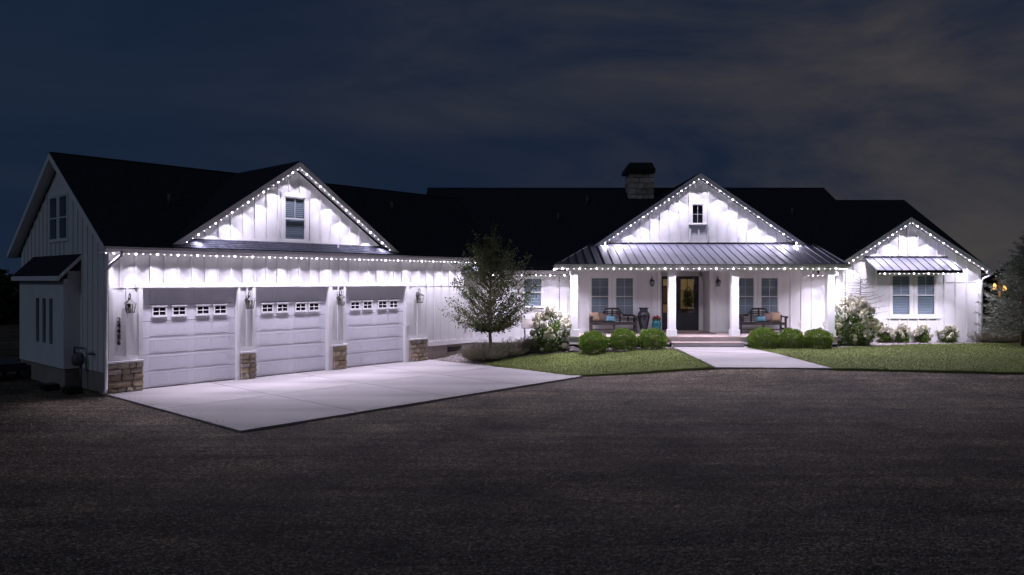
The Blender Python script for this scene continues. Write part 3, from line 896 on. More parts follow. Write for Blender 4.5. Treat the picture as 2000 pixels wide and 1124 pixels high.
def gable_roof(fr, c, hw, zt, slope, d_front, d_back, face, th=0.12, board=0.17):
    for sg in (-1, 1):
        poly = [fr(c, d_front, zt), fr(c + sg * hw, d_front, zt - hw * slope), fr(c + sg * hw, d_back, zt - hw * slope), fr(c, d_back, zt)]
        if sg > 0: poly.reverse()
        roof_slab('gable_roof', poly, th)
        rake(fr, c, zt, c + sg * hw, zt - hw * slope, d_front - 0.025, d_front - 0.001, board, 0.025)
        ra = [fr(c, d_front, zt - th - 0.026), fr(c + sg * hw, d_front, zt - hw * slope - th - 0.026), fr(c + sg * hw, d_front, zt - hw * slope - th - 0.004), fr(c, d_front, zt - th - 0.004)]
        rb = [v + (fr(c, face - 0.001, 0) - fr(c, d_front, 0)) for v in ra]
        MB().prism(ra, rb).build('soffit', 'trim', house)
gable_roof(G, GC, 4.0, 6.66, GSL, -0.32, 3.9, 0.0)
# courses of shingles on the strip under the gable
nrow = 5
for i in range(nrow):
    p0 = GE - 0.02 + (0.0 - GE) * i / nrow; p1 = GE + (0.0 - GE) * (i + 1) / nrow + 0.03
    m_ = MB(); s = 0.62 - 0.13 * (i % 2)
    while s < 8.62:
        wd = rnd.uniform(0.22, 0.36); e_ = min(s + wd, 8.62)
        zo = 0.006 + rnd.uniform(0, 0.006)
        q = [G(s + .004, p0, ez + GPITCH * (p0 - GE) + zo + 0.016), G(e_ - .004, p0, ez + GPITCH * (p0 - GE) + zo + 0.016), G(e_ - .004, p1, ez + GPITCH * (p1 - GE) + zo), G(s + .004, p1, ez + GPITCH * (p1 - GE) + zo)]
        m_.slab(q, 0.014); s = e_
    kind(m_.build('shingle_course', 'shingle', house), 'stuff')
MB().tube([G(6.1, -0.2, ez + .1), G(6.1, -0.2, ez + 0.30)], 0.022).build('vent_pipe', 'trim', house)

def gutter(fr, a0, a1, d, z, h=0.12, w=0.11, m='gutter'):
    """K-style gutter section swept along an eave"""
    sec = [(0, 0), (-0.06, 0), (-0.085, 0.035), (-w, 0.06), (-w, h), (-w + 0.012, h), (-w + .012, 0.075), (0, 0.075)]
    return MB().prism([fr(a0, d + x, z + y) for x, y in sec], [fr(a1, d + x, z + y) for x, y in sec]).build('gutter', m, house)
gutter(G, -1.10, 13.05, GE - 0.021, ez - 0.16)

for (p_, s_) in ((1.6, 1.4), (2.4, 10.4)):
    z_ = ez + GPITCH * (p_ - GE)
    MB().tube([G(s_, p_, z_ - .05), G(s_, p_, z_ + .32)], .045, 10).build('vent_pipe', 'meter', house, True)
MB().tube([G(-1.10, GR, GZ - .01), G(16.0, GR, GZ - .01)], .045, 6).build('ridge_cap', 'shingle', house)
# --- main house walls
entry = (5.86, 7.79)
pw_l = [(3.10, 3.83), (4.07, 4.80)]; pw_r = [(8.83, 9.55), (9.79, 10.50)]; pz0, pz1 = 1.55, 3.06
holes = [(a, b, pz0, pz1) for a, b in pw_l + pw_r] + [(0.445, 1.18, 1.90, 3.04), (entry[0], entry[1], 0.0, 3.34)]
fwall = opening_wall(W, YW, 0.15, -1.51, 12.62, SB, 3.36, holes).build('front_wall', 'siding', house)
for a, b in pw_l + pw_r: window(W, a, b, pz0, pz1, YW, cas=0.105, upper_grid=(2, 2), lower_grid=(2, 2), split=0.5, sill=False)
window(W, 0.445, 1.18, 1.90, 3.04, YW, cas=0.07, upper_grid=(2, 2))
skipw = [(a - .12, b + .12) for a, b in pw_l + pw_r] + [(entry[0] - .02, entry[1] + .02)]
battens(fwall, W, [x for x in spaced(-1.2, 12.55, 0.42) if not (2.90 < x < 4.98 or 8.6 < x < 10.7 or 5.7 < x < 7.95 or 0.30 < x < 1.32)],
        lambda x: ((0.96 if 2.1 < x < 11.9 else SB + .17), 3.34), YW)
battens(fwall, W, [0.4, 0.81, 1.22], lambda x: (SB + .17, 1.74), YW)
MB().box(W, (0.30, YW - 0.02, 1.74), (1.32, YW, 1.80)).build('trim_board', 'trim', fwall)
MB().box(W, (-1.5, YW - 0.03, SB), (2.1, YW, SB + 0.17)).build('skirt_board', 'trim', fwall)
for l, r in ((2.1, entry[0]), (entry[1], 12.6)):
    MB().box(W, (l, YW - 0.028, 0.80), (r, YW, 1.02)).build('skirt_board', 'trim', fwall)
for l, r in ((2.98, 4.92), (8.71, 10.62)):
    MB().box(W, (l, YW - 0.03, 3.19), (r, YW, 3.26)).build('window_head', 'trim', fwall)
# entry recess
MB().box(W, (entry[1], YW + 0.151, 0.85), (entry[1] + 0.12, YE, 3.35)).build('recess_wall', 'siding', house)
MB().box(W, (entry[0] - 0.12, YW + 0.151, 0.85), (entry[0], YE, 3.35)).build('recess_wall', 'siding', house)
battens(fwall, W, [7.86, 5.79], lambda x: (1.02, 3.34), YW, w=0.12, t=0.044)
dx0, dx1, sx0, sx1, dz0, dz1 = 6.69, 7.62, 6.11, 6.50, 0.91, 3.11
ew = opening_wall(W, YE, 0.12, entry[0], entry[1], 0.88, 3.35, [(dx0, dx1, 0.88, dz1), (sx0, sx1, 0.88, dz1)]).build('entry_wall', 'trim', house)
for x in (7.70,): MB().box(W, (dx1, YE - 0.03, 0.9), (dx1 + 0.12, YE, 3.25)).build('door_casing', 'trim', ew)
MB().box(W, (entry[0], YE - 0.03, dz1), (dx1 + .12, YE - 0.001, 3.24)).build('door_casing', 'trim', ew)
MB().box(W, (sx1 + 0.02, YE - 0.03, 0.9), (dx0 - 0.02, YE, dz1)).build('door_casing', 'trim', ew)
def glazed(name, x0, x1, z0, z1, gz0, gx, gz, st, parent):
    r = empty(name, W((x0 + x1) / 2, YE, z0), parent=parent)
    y0, y1 = YE + 0.03, YE + 0.075
    m_ = MB()
    m_.box(W, (x0, y0, z0), (x0 + st, y1, z1)); m_.box(W, (x1 - st, y0, z0), (x1, y1, z1))
    m_.box(W, (x0 + st, y0, z0), (x1 - st, y1, gz0)); m_.box(W, (x0 + st, y0, z1 - 0.12), (x1 - st, y1, z1))
    m_.build('door_frame', 'charcoal', r)
    for i in range(1, gx):
        x = x0 + st + (x1 - x0 - 2 * st) * i / gx; MB().box(W, (x - .011, y0 + .005, gz0), (x + .011, y1 - .005, z1 - .12)).build('muntin', 'charcoal', r)
    for j in range(1, gz):
        z = gz0 + (z1 - .12 - gz0) * j / gz; MB().box(W, (x0 + st, y0 + .006, z - .011), (x1 - st, y1 - .006, z + .011)).build('muntin', 'charcoal', r)
    MB().box(W, (x0 + st, y0 + .02, gz0), (x1 - st, y0 + .024, z1 - .12)).build('pane', 'clear', r)
    return r
fdoor = glazed('front_door', dx0, dx1, dz0, dz1, 1.62, 2, 3, 0.20, house)
MB().box(W, (dx0 + 0.2, YE + 0.022, 0.97), (dx1 - .2, YE + 0.03, 1.52)).build('panel', 'charcoal', fdoor)
hd = MB().box(W, (dx0 + 0.06, YE + 0.012, 1.58), (dx0 + 0.12, YE + 0.03, 1.98)); hd.tube([(dx0 + .09, YE + .01, 1.66), (dx0 + .09, YE - .04, 1.68), (dx0 + .09, YE - .04, 1.86), (dx0 + .09, YE + .01, 1.88)], 0.012)
hd.build('handle', 'dark_metal', fdoor)
sidel = glazed('sidelight', sx0, sx1, dz0, dz1, 1.62, 1, 4, 0.055, house)
# foyer seen through the door glass
foy = empty('foyer', W(6.9, 32, 0.9), parent=house)
fx0, fx1, fy0, fy1 = 5.2, 8.6, YE + 0.14, 33.6
MB().box(W, (fx0, fy0, 0.80), (fx1, fy1, 0.88)).build('foyer_floor', 'deck', foy)
MB().box(W, (fx0, fy1, 0.88), (fx1, fy1 + 0.1, 3.5)).build('foyer_back_wall', 'cream', foy)
MB().box(W, (fx0 - .1, fy0, 0.88), (fx0, fy1, 3.5)).build('foyer_side_wall', 'cream', foy)
MB().box(W, (fx1, fy0, 0.88), (fx1 + .1, fy1, 3.5)).build('foyer_side_wall', 'cream', foy)
MB().box(W, (fx0, fy0, 3.5), (fx1, fy1, 3.58)).build('foyer_ceiling', 'cream', foy)
pic = MB().box(W, (6.72, fy1 - .04, 1.9), (7.25, fy1 - .001, 2.65)).build('picture', 'pillow_taupe', foy)
MB().box(W, (6.68, fy1 - .03, 1.86), (7.29, fy1 - .0015, 2.69)).build('picture_frame', 'dark_metal', foy)
MB().box(W, (7.5, fy1 - .5, 0.88), (8.35, fy1 - .1, 1.66)).build('console', 'bench', foy)
lampf = empty('ceiling_lamp', W(6.9, 31.8, 3.1), parent=foy)
MB().lathe(W(6.9, 31.8, 3.22), [(0.02, 0), (0.10, 0.03), (0.13, 0.10), (0.10, 0.17), (0.03, 0.2)], 16).build('globe', 'warmglobe', lampf, True)
MB().tube([W(6.9, 31.8, 3.42), W(6.9, 31.8, 3.5)], 0.012).build('rod', 'dark_metal', lampf)
pl = bpy.data.lights.new('foyer_light', 'POINT'); pl.energy = 13; pl.color = (1.0, 0.82, 0.52); pl.shadow_soft_size = 0.15
plo = bpy.data.objects.new('foyer_light', pl); COL.objects.link(plo); plo.parent = lampf; plo.location = W(6.9, 31.8, 3.08) - WORLD[lampf.name]

# right wing
RC, RHW, RZ, RSL = 15.40, 3.15, 5.40, 0.652
rz_ = lambda x: RZ - 0.16 - abs(x - RC) * RSL
rwn = [(14.80, 15.53), (15.77, 16.49)]; rz0, rz1 = 1.58, 3.14
m_ = MB(); cuts = sorted([12.64, RC, 18.25] + [q for a in rwn for q in a])
for l, r in zip(cuts, cuts[1:]):
    def pr(bl, br, tl, tr):
        m_.prism([W(l, YR, bl), W(r, YR, br), W(r, YR, tr), W(l, YR, tl)], [W(l, YR + .15, bl), W(r, YR + .15, br), W(r, YR + .15, tr), W(l, YR + .15, tl)])
    if any(l >= q[0] - 1e-6 and r <= q[1] + 1e-6 for q in rwn): pr(SB, SB, rz0, rz0); pr(rz1, rz1, rz_(l), rz_(r))
    else: pr(SB, SB, rz_(l), rz_(r))
rwall = m_.build('wing_wall', 'siding', house)
MB().box(W, (12.64, YR + .151, SB), (12.76, YW, 3.4)).build('wing_side', 'siding', house)
for a, b in rwn: window(W, a, b, rz0, rz1, YR, cas=0.10, upper_grid=(2, 2), sill=False)
MB().box(W, (14.62, YR - .045, rz0 - .13), (16.67, YR, rz0 - .072)).build('sill_board', 'trim', rwall)
battens(rwall, W, [x for x in spaced(12.9, 18.2, 0.44) if not 14.65 < x < 16.65], lambda x: (SB + .1, rz_(x) - .05), YR)
battens(rwall, W, [14.72, 15.1, 15.44, 15.82, 16.2, 16.57], lambda x: (SB + .1, rz0 - .13), YR)
battens(rwall, W, [14.72, 15.1, 15.44, 15.82, 16.2, 16.57], lambda x: (3.86, rz_(x) - .05), YR)
for l, r in ((12.7, 14.7), (16.6, 18.2)): MB().box(W, (l, YR - .010, 2.86), (r, YR, 2.872)).build('seam_strip', 'trim', rwall)
MB().box(W, (12.62, YR - .026, SB), (12.74, YR, 3.3)).build('corner_board', 'trim', rwall); MB().box(W, (18.15, YR - .026, SB), (18.27, YR, 3.38)).build('corner_board', 'trim', rwall)
gable_roof(W, RC, RHW, RZ, RSL, 28.63, 33.5, YR)

# main gable over the porch
MC, MZT, MSL = 7.36, 6.98, 0.68
mg = (7.08, 7.55, 5.16, 5.93)
mgw = gable_wall(W, MC, 3.40, MZT, MSL, YW, 0.12, mg).build('gable_wall', 'siding', house)
hb = (MZT - 4.35) / MSL
MB().box(W, (MC - hb, YW - .03, 4.28), (MC + hb, YW - .001, 4.44)).build('skirt_board', 'trim', mgw)
battens(mgw, W, [MC + 0.38 * k for k in range(-9, 10)], lambda x: (6.06 if 6.95 < x < 7.68 else 4.44, MZT - abs(x - MC) * MSL - .05), YW)
battens(mgw, W, [MC - 0.33, MC, MC + .35], lambda x: (4.44, 5.02), YW, w=0.0449)
window(W, mg[0], mg[1], mg[2] + .002, mg[3], YW, cas=0.115, upper_grid=(2, 2), split=0, blinds=False)
gable_roof(W, MC, 4.42, 7.16, MSL, 28.95, 35.0, YW)

# main roof, one plane to the street
def mroof(y): return 3.30 + 0.644 * (y - 28.75)
roof_slab('main_roof', [W(-3.97, 28.75, 3.30), W(2.15, 28.75, 3.30), W(2.15, 29.5, mroof(29.5)), W(11.9, 29.5, mroof(29.5)), W(11.9, 28.75, 3.30), W(12.62, 28.75, 3.30), W(12.62, 29.3, mroof(29.3)), W(18.55, 29.3, mroof(29.3)), W(17.9, 33.9, mroof(33.9)), W(14.8, 33.9, mroof(33.9)), W(14.68, 34.9, mroof(34.9)), W(-3.97, 34.9, mroof(34.9))], 0.15)
roof_slab('main_roof', [W(-3.97, 34.9, mroof(34.9)), W(14.68, 34.9, mroof(34.9)), W(14.68, 40.9, 3.4), W(-3.97, 40.9, 3.4)], 0.15)
roof_slab('wing_roof', [W(14.69, 33.9, mroof(33.9)), W(17.9, 33.9, mroof(33.9)), W(18.6, 39.0, 3.4), W(14.69, 39.0, 3.4)], 0.15)
MB().box(W, (-0.95, 28.72, 3.17), (2.15, 28.745, 3.32)).build('fascia', 'trim', house)
MB().box(W, (-1.2, 28.75, 3.17), (2.15, 29.25, 3.19)).build('soffit', 'trim', house)
gutter(W, -0.95, 2.12, 28.72, 3.20)
MB().box(W, (11.9, 28.72, 3.14), (12.62, 28.745, 3.30)).build('fascia', 'trim', house)
MB().box(W, (12.0, 28.75, 3.14), (12.62, 29.25, 3.16)).build('soffit', 'trim', house)
gutter(W, 18.30, 18.5, 28.66, 3.22)

for x_, y_ in ((2.0, 32.2), (12.3, 32.6), (3.4, 33.6)):
    MB().tube([W(x_, y_, mroof(y_) - .05), W(x_, y_, mroof(y_) + .34)], .045, 10).build('vent_pipe', 'meter', house, True)
MB().tube([W(-3.97, 34.9, mroof(34.9) - .01), W(14.68, 34.9, mroof(34.9) - .01)], .05, 6).build('ridge_cap', 'shingle', house)
# chimney
ch = empty('chimney', W(6.0, 34.2, 6.5), parent=house)
cx0, cx1, cy0, cy1, cz0, cz1 = 5.33, 6.50, 33.95, 34.9, 6.4, 7.85
MB().box(W, (cx0 + .05, cy0 + .05, cz0), (cx1 - .05, cy1 - .05, cz1)).build('core', 'mortar', ch)
stonework(ch, W, 0, cx0, cx1, cy0 - 0.02, 0.10, 6.66, cz1, 5, 3, 'chimney_stone', 21)
def CL(a, d, z): return W(cx0 + d, a, z)
stonework(ch, CL, R(90), cy0 + .09, cy1, -0.02, 0.09, 6.66, cz1, 5, 2, 'chimney_stone', 22)
cp = MB(); b_ = 0.16
lo = [W(cx0 - b_, cy0 - b_, cz1), W(cx1 + b_ * .2, cy0 - b_, cz1), W(cx1 + b_ * .2, cy1 + b_, cz1), W(cx0 - b_, cy1 + b_, cz1)]
mi = [v + Vector((0, 0, 0.16)) for v in lo]
tp = [W(cx0 + .08, cy0 + .15, cz1 + .50), W(cx1 - .06, cy0 + .15, cz1 + .50), W(cx1 - .06, cy1 - .1, cz1 + .50), W(cx0 + .08, cy1 - .1, cz1 + .50)]
cp.prism(lo, mi); cp.prism([v + Vector((0, 0, .001)) for v in mi], tp); cp.build('cap', 'dark_metal', ch)

# --- porch
DZ = 0.90
porch = empty('porch', W(7.0, 28, 0.5), parent=house)
PX0, PX1, PY = 2.08, 11.80, 26.93
yb = PY - 0.03; k = 0
while yb < YW - 0.05:
    MB().box(W, (PX0 - .02, yb, DZ - .03), (PX1 + .02, min(yb + .138, YW - .03), DZ)).build('deck_board', 'deck', porch); yb += .144
y_ = YW
yb = YW - .02
while yb < YE - .02:
    MB().box(W, (entry[0], yb, DZ - .031), (entry[1], min(yb + .138, YE - .001), DZ - .001)).build('deck_board', 'deck', porch); yb += .144
for l, r in ((PX0, 5.72), (8.36, PX1)):
    MB().box(W, (l, PY, 0.62), (r, PY + .03, DZ - .031)).build('deck_skirt', 'riser', porch)
    MB().box(W, (l, PY + .02, 0.3), (r, PY + .05, 0.615)).build('deck_skirt', 'dark_void', porch)  # near-black sheet, the dark under the deck put into its colour
MB().box(W, (5.72, PY, 0.70), (8.36, PY + .03, DZ - .031)).build('riser', 'riser', porch)
MB().box(W, (5.76, PY - .36, 0.68), (8.34, PY - .001, 0.715)).build('tread', 'deck', porch)
MB().box(W, (5.78, PY - .32, 0.40), (8.32, PY - .29, 0.68)).build('riser', 'riser', porch)
for x in (5.79, 8.28): MB().box(W, (x, PY - .29, 0.4), (x + .03, PY - .002, 0.68)).build('step_side', 'riser', porch)
COLX = [2.27, 5.83, 8.12, 11.60]; CY = 27.10
for x in COLX:
    c = empty('column', W(x, CY, DZ), parent=porch)
    h_ = .128
    MB().box(W, (x - h_, CY - h_, DZ + .25), (x + h_, CY + h_, 3.16)).build('shaft', 'trim', c, bevel=0.006)
    MB().box(W, (x - .16, CY - .16, DZ), (x + .16, CY + .16, DZ + .249)).build('base', 'trim', c, bevel=0.008)
    MB().box(W, (x - .155, CY - .155, 3.161), (x + .155, CY + .155, 3.28)).build('capital', 'trim', c, bevel=0.008)
MB().box(W, (2.0, CY - .12, 3.281), (11.85, CY + .12, 3.365)).build('porch_beam', 'trim', porch)
MB().box(W, (1.72, 26.62, 3.366), (11.95, YW - .001, 3.385)).build('porch_ceiling', 'trim', porch)
EX0, EX1, EY, EZ = 1.62, 11.99, 26.55, 3.52
MB().box(W, (EX0, EY, 3.36), (EX1, EY + .022, EZ)).build('fascia', 'gutter', porch)
MB().box(W, (EX0, EY + .023, 3.36), (EX0 + .022, YW - .3, EZ)).build('fascia', 'gutter', porch)
MB().box(W, (EX1 - .022, EY + .023, 3.36), (EX1, YW - .35, EZ)).build('fascia', 'gutter', porch)
gutter(W, EX0 - .1, EX1 + .08, EY - .001, 3.40)
A, B_, C_, D_ = W(EX0 - .02, EY - .03, EZ), W(EX1 + .02, EY - .03, EZ), W(11.86, 29.24, 4.38), W(3.15, 29.24, 4.38)
pr_ = MB().slab([A, B_, C_, D_], 0.03).build('metal_roof', 'metal_roof', porch)
MB().slab([W(EX0 - .02, EY - .03, EZ - .001), W(3.15, 29.24, 4.379), W(3.15, 30.4, 4.379), W(EX0 - .02, 29.2, EZ - .001)], 0.03).build('metal_roof', 'metal_roof', porch)
MB().slab([W(EX1 + .02, EY - .03, EZ - .001), W(EX1 + .02, 29.2, EZ - .001), W(11.86, 30.2, 4.379), W(11.86, 29.24, 4.379)], 0.03).build('metal_roof', 'metal_roof', porch)
def rib(parent, p, q, w=.022, h=.035, name='seam_rib'):
    p, q = Vector(p), Vector(q); sd = Vector((w / 2, 0, 0)); up = Vector((0, -0.3, 1)).normalized() * h
    MB().prism([p - sd, p + sd, p + sd * .7 + up, p - sd * .7 + up], [q - sd, q + sd, q + sd * .7 + up, q - sd * .7 + up]).build(name, 'metal_roof', parent)
sl = (4.38 - EZ) / (29.24 - (EY - .03))
x = EX0 + 0.16
while x < EX1:
    ytop = 29.22
    fl = (x - (EX0 - .02)) / (3.15 - (EX0 - .02))
    if fl < 1: ytop = (EY - .03) + fl * (29.24 - EY + .03) - .02
    if x > 11.86: ytop = 27.2
    if ytop > EY + .15: rib(pr_, (x, EY - .03, EZ + .001), (x, ytop, EZ + sl * (ytop - EY + .03) + .001))
    x += 0.31
rib(pr_, A + Vector((0, 0, .0)), D_, .06, .03, 'hip_cap'); rib(pr_, B_, C_, .06, .03, 'hip_cap')
MB().box(W, (3.2, 29.16, 4.385), (11.8, 29.225, 4.43)).build('flashing', 'dark_metal', porch)
# awning over the right wing window
aw = empty('awning', W(15.3, 28.4, 3.3), parent=house)
AX0, AX1, AY, AZ0, AZ1 = 13.72, 16.95, 27.92, 3.32, 3.84
ap = MB().slab([W(AX0, AY, AZ0), W(AX1, AY, AZ0), W(AX1, YR - .004, AZ1), W(AX0, YR - .004, AZ1)], 0.03).build('metal_roof', 'metal_roof', aw)
x = AX0 + .012
while x < AX1 + .01:
    rib(ap, (x, AY, AZ0 + .001), (x, YR - .03, AZ0 + (AZ1 - AZ0) * .975 + .001)); x += 0.2875 * 1.12 * .99
MB().box(W, (AX0, AY - .02, AZ0 - .11), (AX1, AY - .002, AZ0 + .005)).build('fascia', 'dark_metal', aw)
MB().box(W, (AX0, YR - .06, AZ1 - .0), (AX1, YR - .002, AZ1 + .04)).build('flashing', 'dark_metal', aw)

# downspouts
MB().tube([G(-0.70, GE - .08, ez - .16), G(-0.72, GE - .08, ez - .26), G(-0.86, GE + .2, ez - .48), G(-0.93, -0.07, ez - .66), G(-0.93, -0.07, 0.98), G(-0.96, -0.17, 0.80), G(-0.96, -0.17, 0.16), G(-1.04, -0.30, 0.05)], 0.042, 10).build('downspout', 'gutter', house, True)
MB().tube([W(18.48, 28.62, 3.24), W(18.46, 28.63, 3.14), W(18.31, 28.82, 3.02), W(18.31, 28.92, 2.9), W(18.31, 28.92, .6)], 0.04, 10).build('downspout', 'gutter', house, True)

# ------------------------------------------------------------------ LED light strings
LEDC = (0.87, 0.80, 1.0)
def dome(r):
    bm = bmesh.new(); bmesh.ops.create_uvsphere(bm, u_segments=10, v_segments=6, radius=r)
    me = bpy.data.meshes.new('bulb'); bm.to_mesh(me); bm.free(); return me
DB, DS = dome(0.023), dome(0.010)
DB.materials.append(M['led']); DS.materials.append(M['led_dim'])
SPOTS = {}
def spot_data(power, size, blend):
    key = (power, size, blend)
    if key not in SPOTS:
        l = bpy.data.lights.new('led_beam', 'SPOT'); l.energy = power; l.spot_size = R(size); l.spot_blend = blend
        l.color = LEDC; l.shadow_soft_size = 0.02; SPOTS[key] = l
    return SPOTS[key]
def aim(o, d):
    o.rotation_euler = Vector(d).to_track_quat('-Z', 'Y').to_euler()
def string(label, runs, out, power, broad=0.0, yard=0.0, pitch=0.55, every=3, tilt=0.0, yard_step=3, yardtilt=0.82, phase=0.0, cone=84):
    """runs: list of (start, end); out: horizontal direction away from the wall"""
    c = runs[0][0]
    st = empty('led_light_string', Vector((c.x, c.y, c.z)), label, 'string lights', 'LED strings under the eaves')
    n = 0
    def lamp(name, data, p, d):
        l_ = bpy.data.objects.new(name, data); COL.objects.link(l_)
        l_.parent = st; l_.location = p - WORLD[st.name]; aim(l_, d)
    for a, b in runs:
        L = (b - a).length; k = int(L / (pitch / every)); dirv = (b - a).normalized()
        MB().tube([a + Vector((0, 0, .028)), b + Vector((0, 0, .028))], 0.012, 6).build('track', 'gutter', st)
        for i in range(k + 1):
            p = a + dirv * (pitch / every * i + phase)
            if (p - a).length > L: break
            big = i % every == 1
            bo = link('bulb', DB if big else DS, None, st, p); k_ = rnd.uniform(.78, 1.12); bo.scale = (k_, k_, k_)
            if big:
                q = p + Vector((0, 0, -0.032))
                lamp('led_lamp', spot_data(power * rnd.choice((.72, .9, 1.0, 1.12, 1.25)), cone + rnd.choice((-5, 0, 4)), 0.24), q, Vector(out) * (tilt + rnd.uniform(-.05, .05)) + dirv * rnd.uniform(-.05, .05) + Vector((0, 0, -1)))
                if broad: lamp('wide_fill', spot_data(broad * .42, 168, 0.9), q, Vector(out) * .8 + Vector((0, 0, -1)))  # wide fill spot added on top of the bulb's own beam
                if broad: lamp('led_core', spot_data(broad * 1.25, 66, 1.0), q, Vector(out) * tilt + Vector((0, 0, -1)))
                if yard and n % yard_step == 0: lamp('yard_fill', spot_data(yard, 92, 1.0), q + Vector(out) * .03, Vector(out) * yardtilt + Vector((0, 0, -1)))  # extra spot added to brighten the yard beyond the bulbs' own beams
                n += 1
    return st
oG, oW = -N, Vector((0, -1, 0))
zl = ez - 0.205
PWR, BRD, YRD = 15.0, 74.0, 135.0
string('white LED string along the straight eave above the garage doors', [(G(-1.0, -.28, zl), G(12.85, -.28, zl))], oG, PWR, BRD, YRD)
def rk_pt(fr, c, hw, zt, sl_, d, sg, t, drop): return fr(c + sg * hw * t, d, zt - hw * sl_ * t - drop)
def rake_string(label, fr, c, hw, zt, sl_, d, out, power, yard=0, t1=0.985):
    return string(label, [(rk_pt(fr, c, hw, zt, sl_, d, -1, 0.02, .225), rk_pt(fr, c, hw, zt, sl_, d, -1, t1, .225)), (rk_pt(fr, c, hw, zt, sl_, d, 1, 0.02, .225), rk_pt(fr, c, hw, zt, sl_, d, 1, t1, .225))], out, power, BRD * (.75 if fr is G else 1.0), yard, pitch=0.60, cone=92)
rake_string('white LED string edging the gable above the garage', G, GC, 4.0, 6.66, GSL, -0.31, oG, PWR * 1.6, YRD * .35)
rake_string('white LED string edging the large gable above the porch', W, MC, 4.42, 7.16, MSL, 28.94, oW, PWR * 1.7, YRD * .35)
rake_string('white LED string edging the small gable above the metal awning', W, RC, RHW, RZ, RSL, 28.62, oW, PWR * 1.9, YRD * .9)
string('white LED string along the low eave behind the young tree', [(W(-0.9, 28.80, 3.135), W(2.05, 28.80, 3.135))], oW, PWR, BRD, 0, cone=100)
string('white LED string wrapping the eave of the porch roof', [(W(EX0 - .02, EY - .06, 3.352), W(EX1 + .02, EY - .06, 3.352)), (W(EX0 - .03, EY + .1, 3.35), W(EX0 - .03, 28.6, 3.35)), (W(EX1 + .03, EY + .1, 3.35), W(EX1 + .03, 28.6, 3.35))], oW, PWR * 1.5, BRD * 1.6, YRD * 1.6, pitch=0.61, tilt=-0.30, cone=110)
string('short white LED string under the low eave beside the porch column', [(W(11.5, 28.80, 3.12), W(12.55, 28.80, 3.12))], oW, PWR, BRD, 0, cone=100)
string('white LED string under the front edge of the metal awning', [(W(AX0 + .1, AY - .03, 3.19), W(AX1 - .1, AY - .03, 3.19))], oW, PWR * 1.0, BRD * 1.5, YRD, cone=110, tilt=-.3)

# ------------------------------------------------------------------ plants
def leaves(c, d, ln, wd, fold=0.25):
    """quads: c centres (n,3), d directions (n,3), ln/wd arrays"""
    n = len(c)
    d = d / (np.linalg.norm(d, axis=1, keepdims=True) + 1e-9)
    r = rng.normal(size=(n, 3)); s = np.cross(d, r); s /= (np.linalg.norm(s, axis=1, keepdims=True) + 1e-9)
    nn = np.cross(d, s)
    ln = np.broadcast_to(ln, n)[:, None]; wd = np.broadcast_to(wd, n)[:, None]
    a = c; b = c + d * ln * 0.45 + s * wd * 0.5 + nn * wd * fold; t = c + d * ln; e = c + d * ln * 0.45 - s * wd * 0.5 + nn * wd * fold
    V = np.stack([a, b, t, e], 1).reshape(-1, 3)
    return V, np.arange(4 * n).reshape(-1, 4)

def unit(n):
    v = rng.normal(size=(n, 3)); return v / np.linalg.norm(v, axis=1, keepdims=True)

def boxwood_mesh(seed, tips=(0.0)):
    n = 9000
    u = unit(n)
    lump = 1 + 0.09 * np.sin(u[:, 0] * 7 + seed) * np.sin(u[:, 1] * 6 + seed * 2) + 0.07 * np.sin(u[:, 2] * 11 + u[:, 0] * 5 + seed)
    r = (0.62 + 0.42 * rng.random(n) ** 0.5) * lump
    c = u * r[:, None] * np.array([0.62, 0.58, 0.47]) + np.array([0, 0, 0.40])
    c = c[c[:, 2] > 0.02]; n = len(c)
    d = (c - np.array([0, 0, 0.36])) + rng.normal(size=(n, 3)) * 0.22 + np.array([0, 0, 0.30])
    V, F = leaves(c, d, rng.uniform(0.045, 0.085, n), rng.uniform(0.020, 0.034, n))
    return npmesh('foliage', V, F)
def bush_root(name, p, label, cat, group=None):
    return empty(name, p, label, cat, group)
BW = [boxwood_mesh(1.3), boxwood_mesh(4.1), boxwood_mesh(8.8)]
def sticks(name, parent, p, n, h, rad, m='bark', r0=0.012):
    m_ = MB()
    for i in range(n):
        a = rnd.uniform(0, 6.28); q = rnd.uniform(0.3, 1) * rad
        m_.tube([p + Vector((math.cos(a) * .05, math.sin(a) * .05, -.03)), p + Vector((math.cos(a) * q * .5, math.sin(a) * q * .5, h * .5)), p + Vector((math.cos(a) * q, math.sin(a) * q, h))], [r0, r0 * .8, r0 * .4], 5)
    return kind(m_.build(name, m, parent), 'stuff')
boxes = [(1162, 690, .56, .98, 0, 'round clipped boxwood next to the left hydrangea in the porch bed'), (1221, 688, .51, .98, 1, 'round clipped boxwood between two others in front of the left bench'),
         (1278, 684, .54, .92, 2, 'round clipped boxwood touching the left side of the porch steps'), (1499, 681, .53, .95, 1, 'round clipped boxwood just right of the porch steps'),
         (1555, 680, .48, .92, 2, 'round clipped boxwood between two others right of the steps'), (1608, 680, .53, .92, 0, 'round clipped boxwood beside the tall white hydrangea')]
for px, py, r, hh, k, lab in boxes:
    p = gpt(px, py) + Vector((0, .45, 0)); f_ = min(1.0, 26.42 / p.y); p = Vector((p.x * f_, p.y * f_, 0)); p.z = ground_z(p.x, p.y)
    b = bush_root('boxwood', p, lab, 'shrub', 'clipped boxwoods before the porch')
    o = link('foliage', BW[k], 'box', b, p); o.scale = (r / .66, r / .66, hh * .86); o.rotation_euler.z = rnd.uniform(0, 6)
    sticks('stem', b, p, 7, 0.35, 0.25)

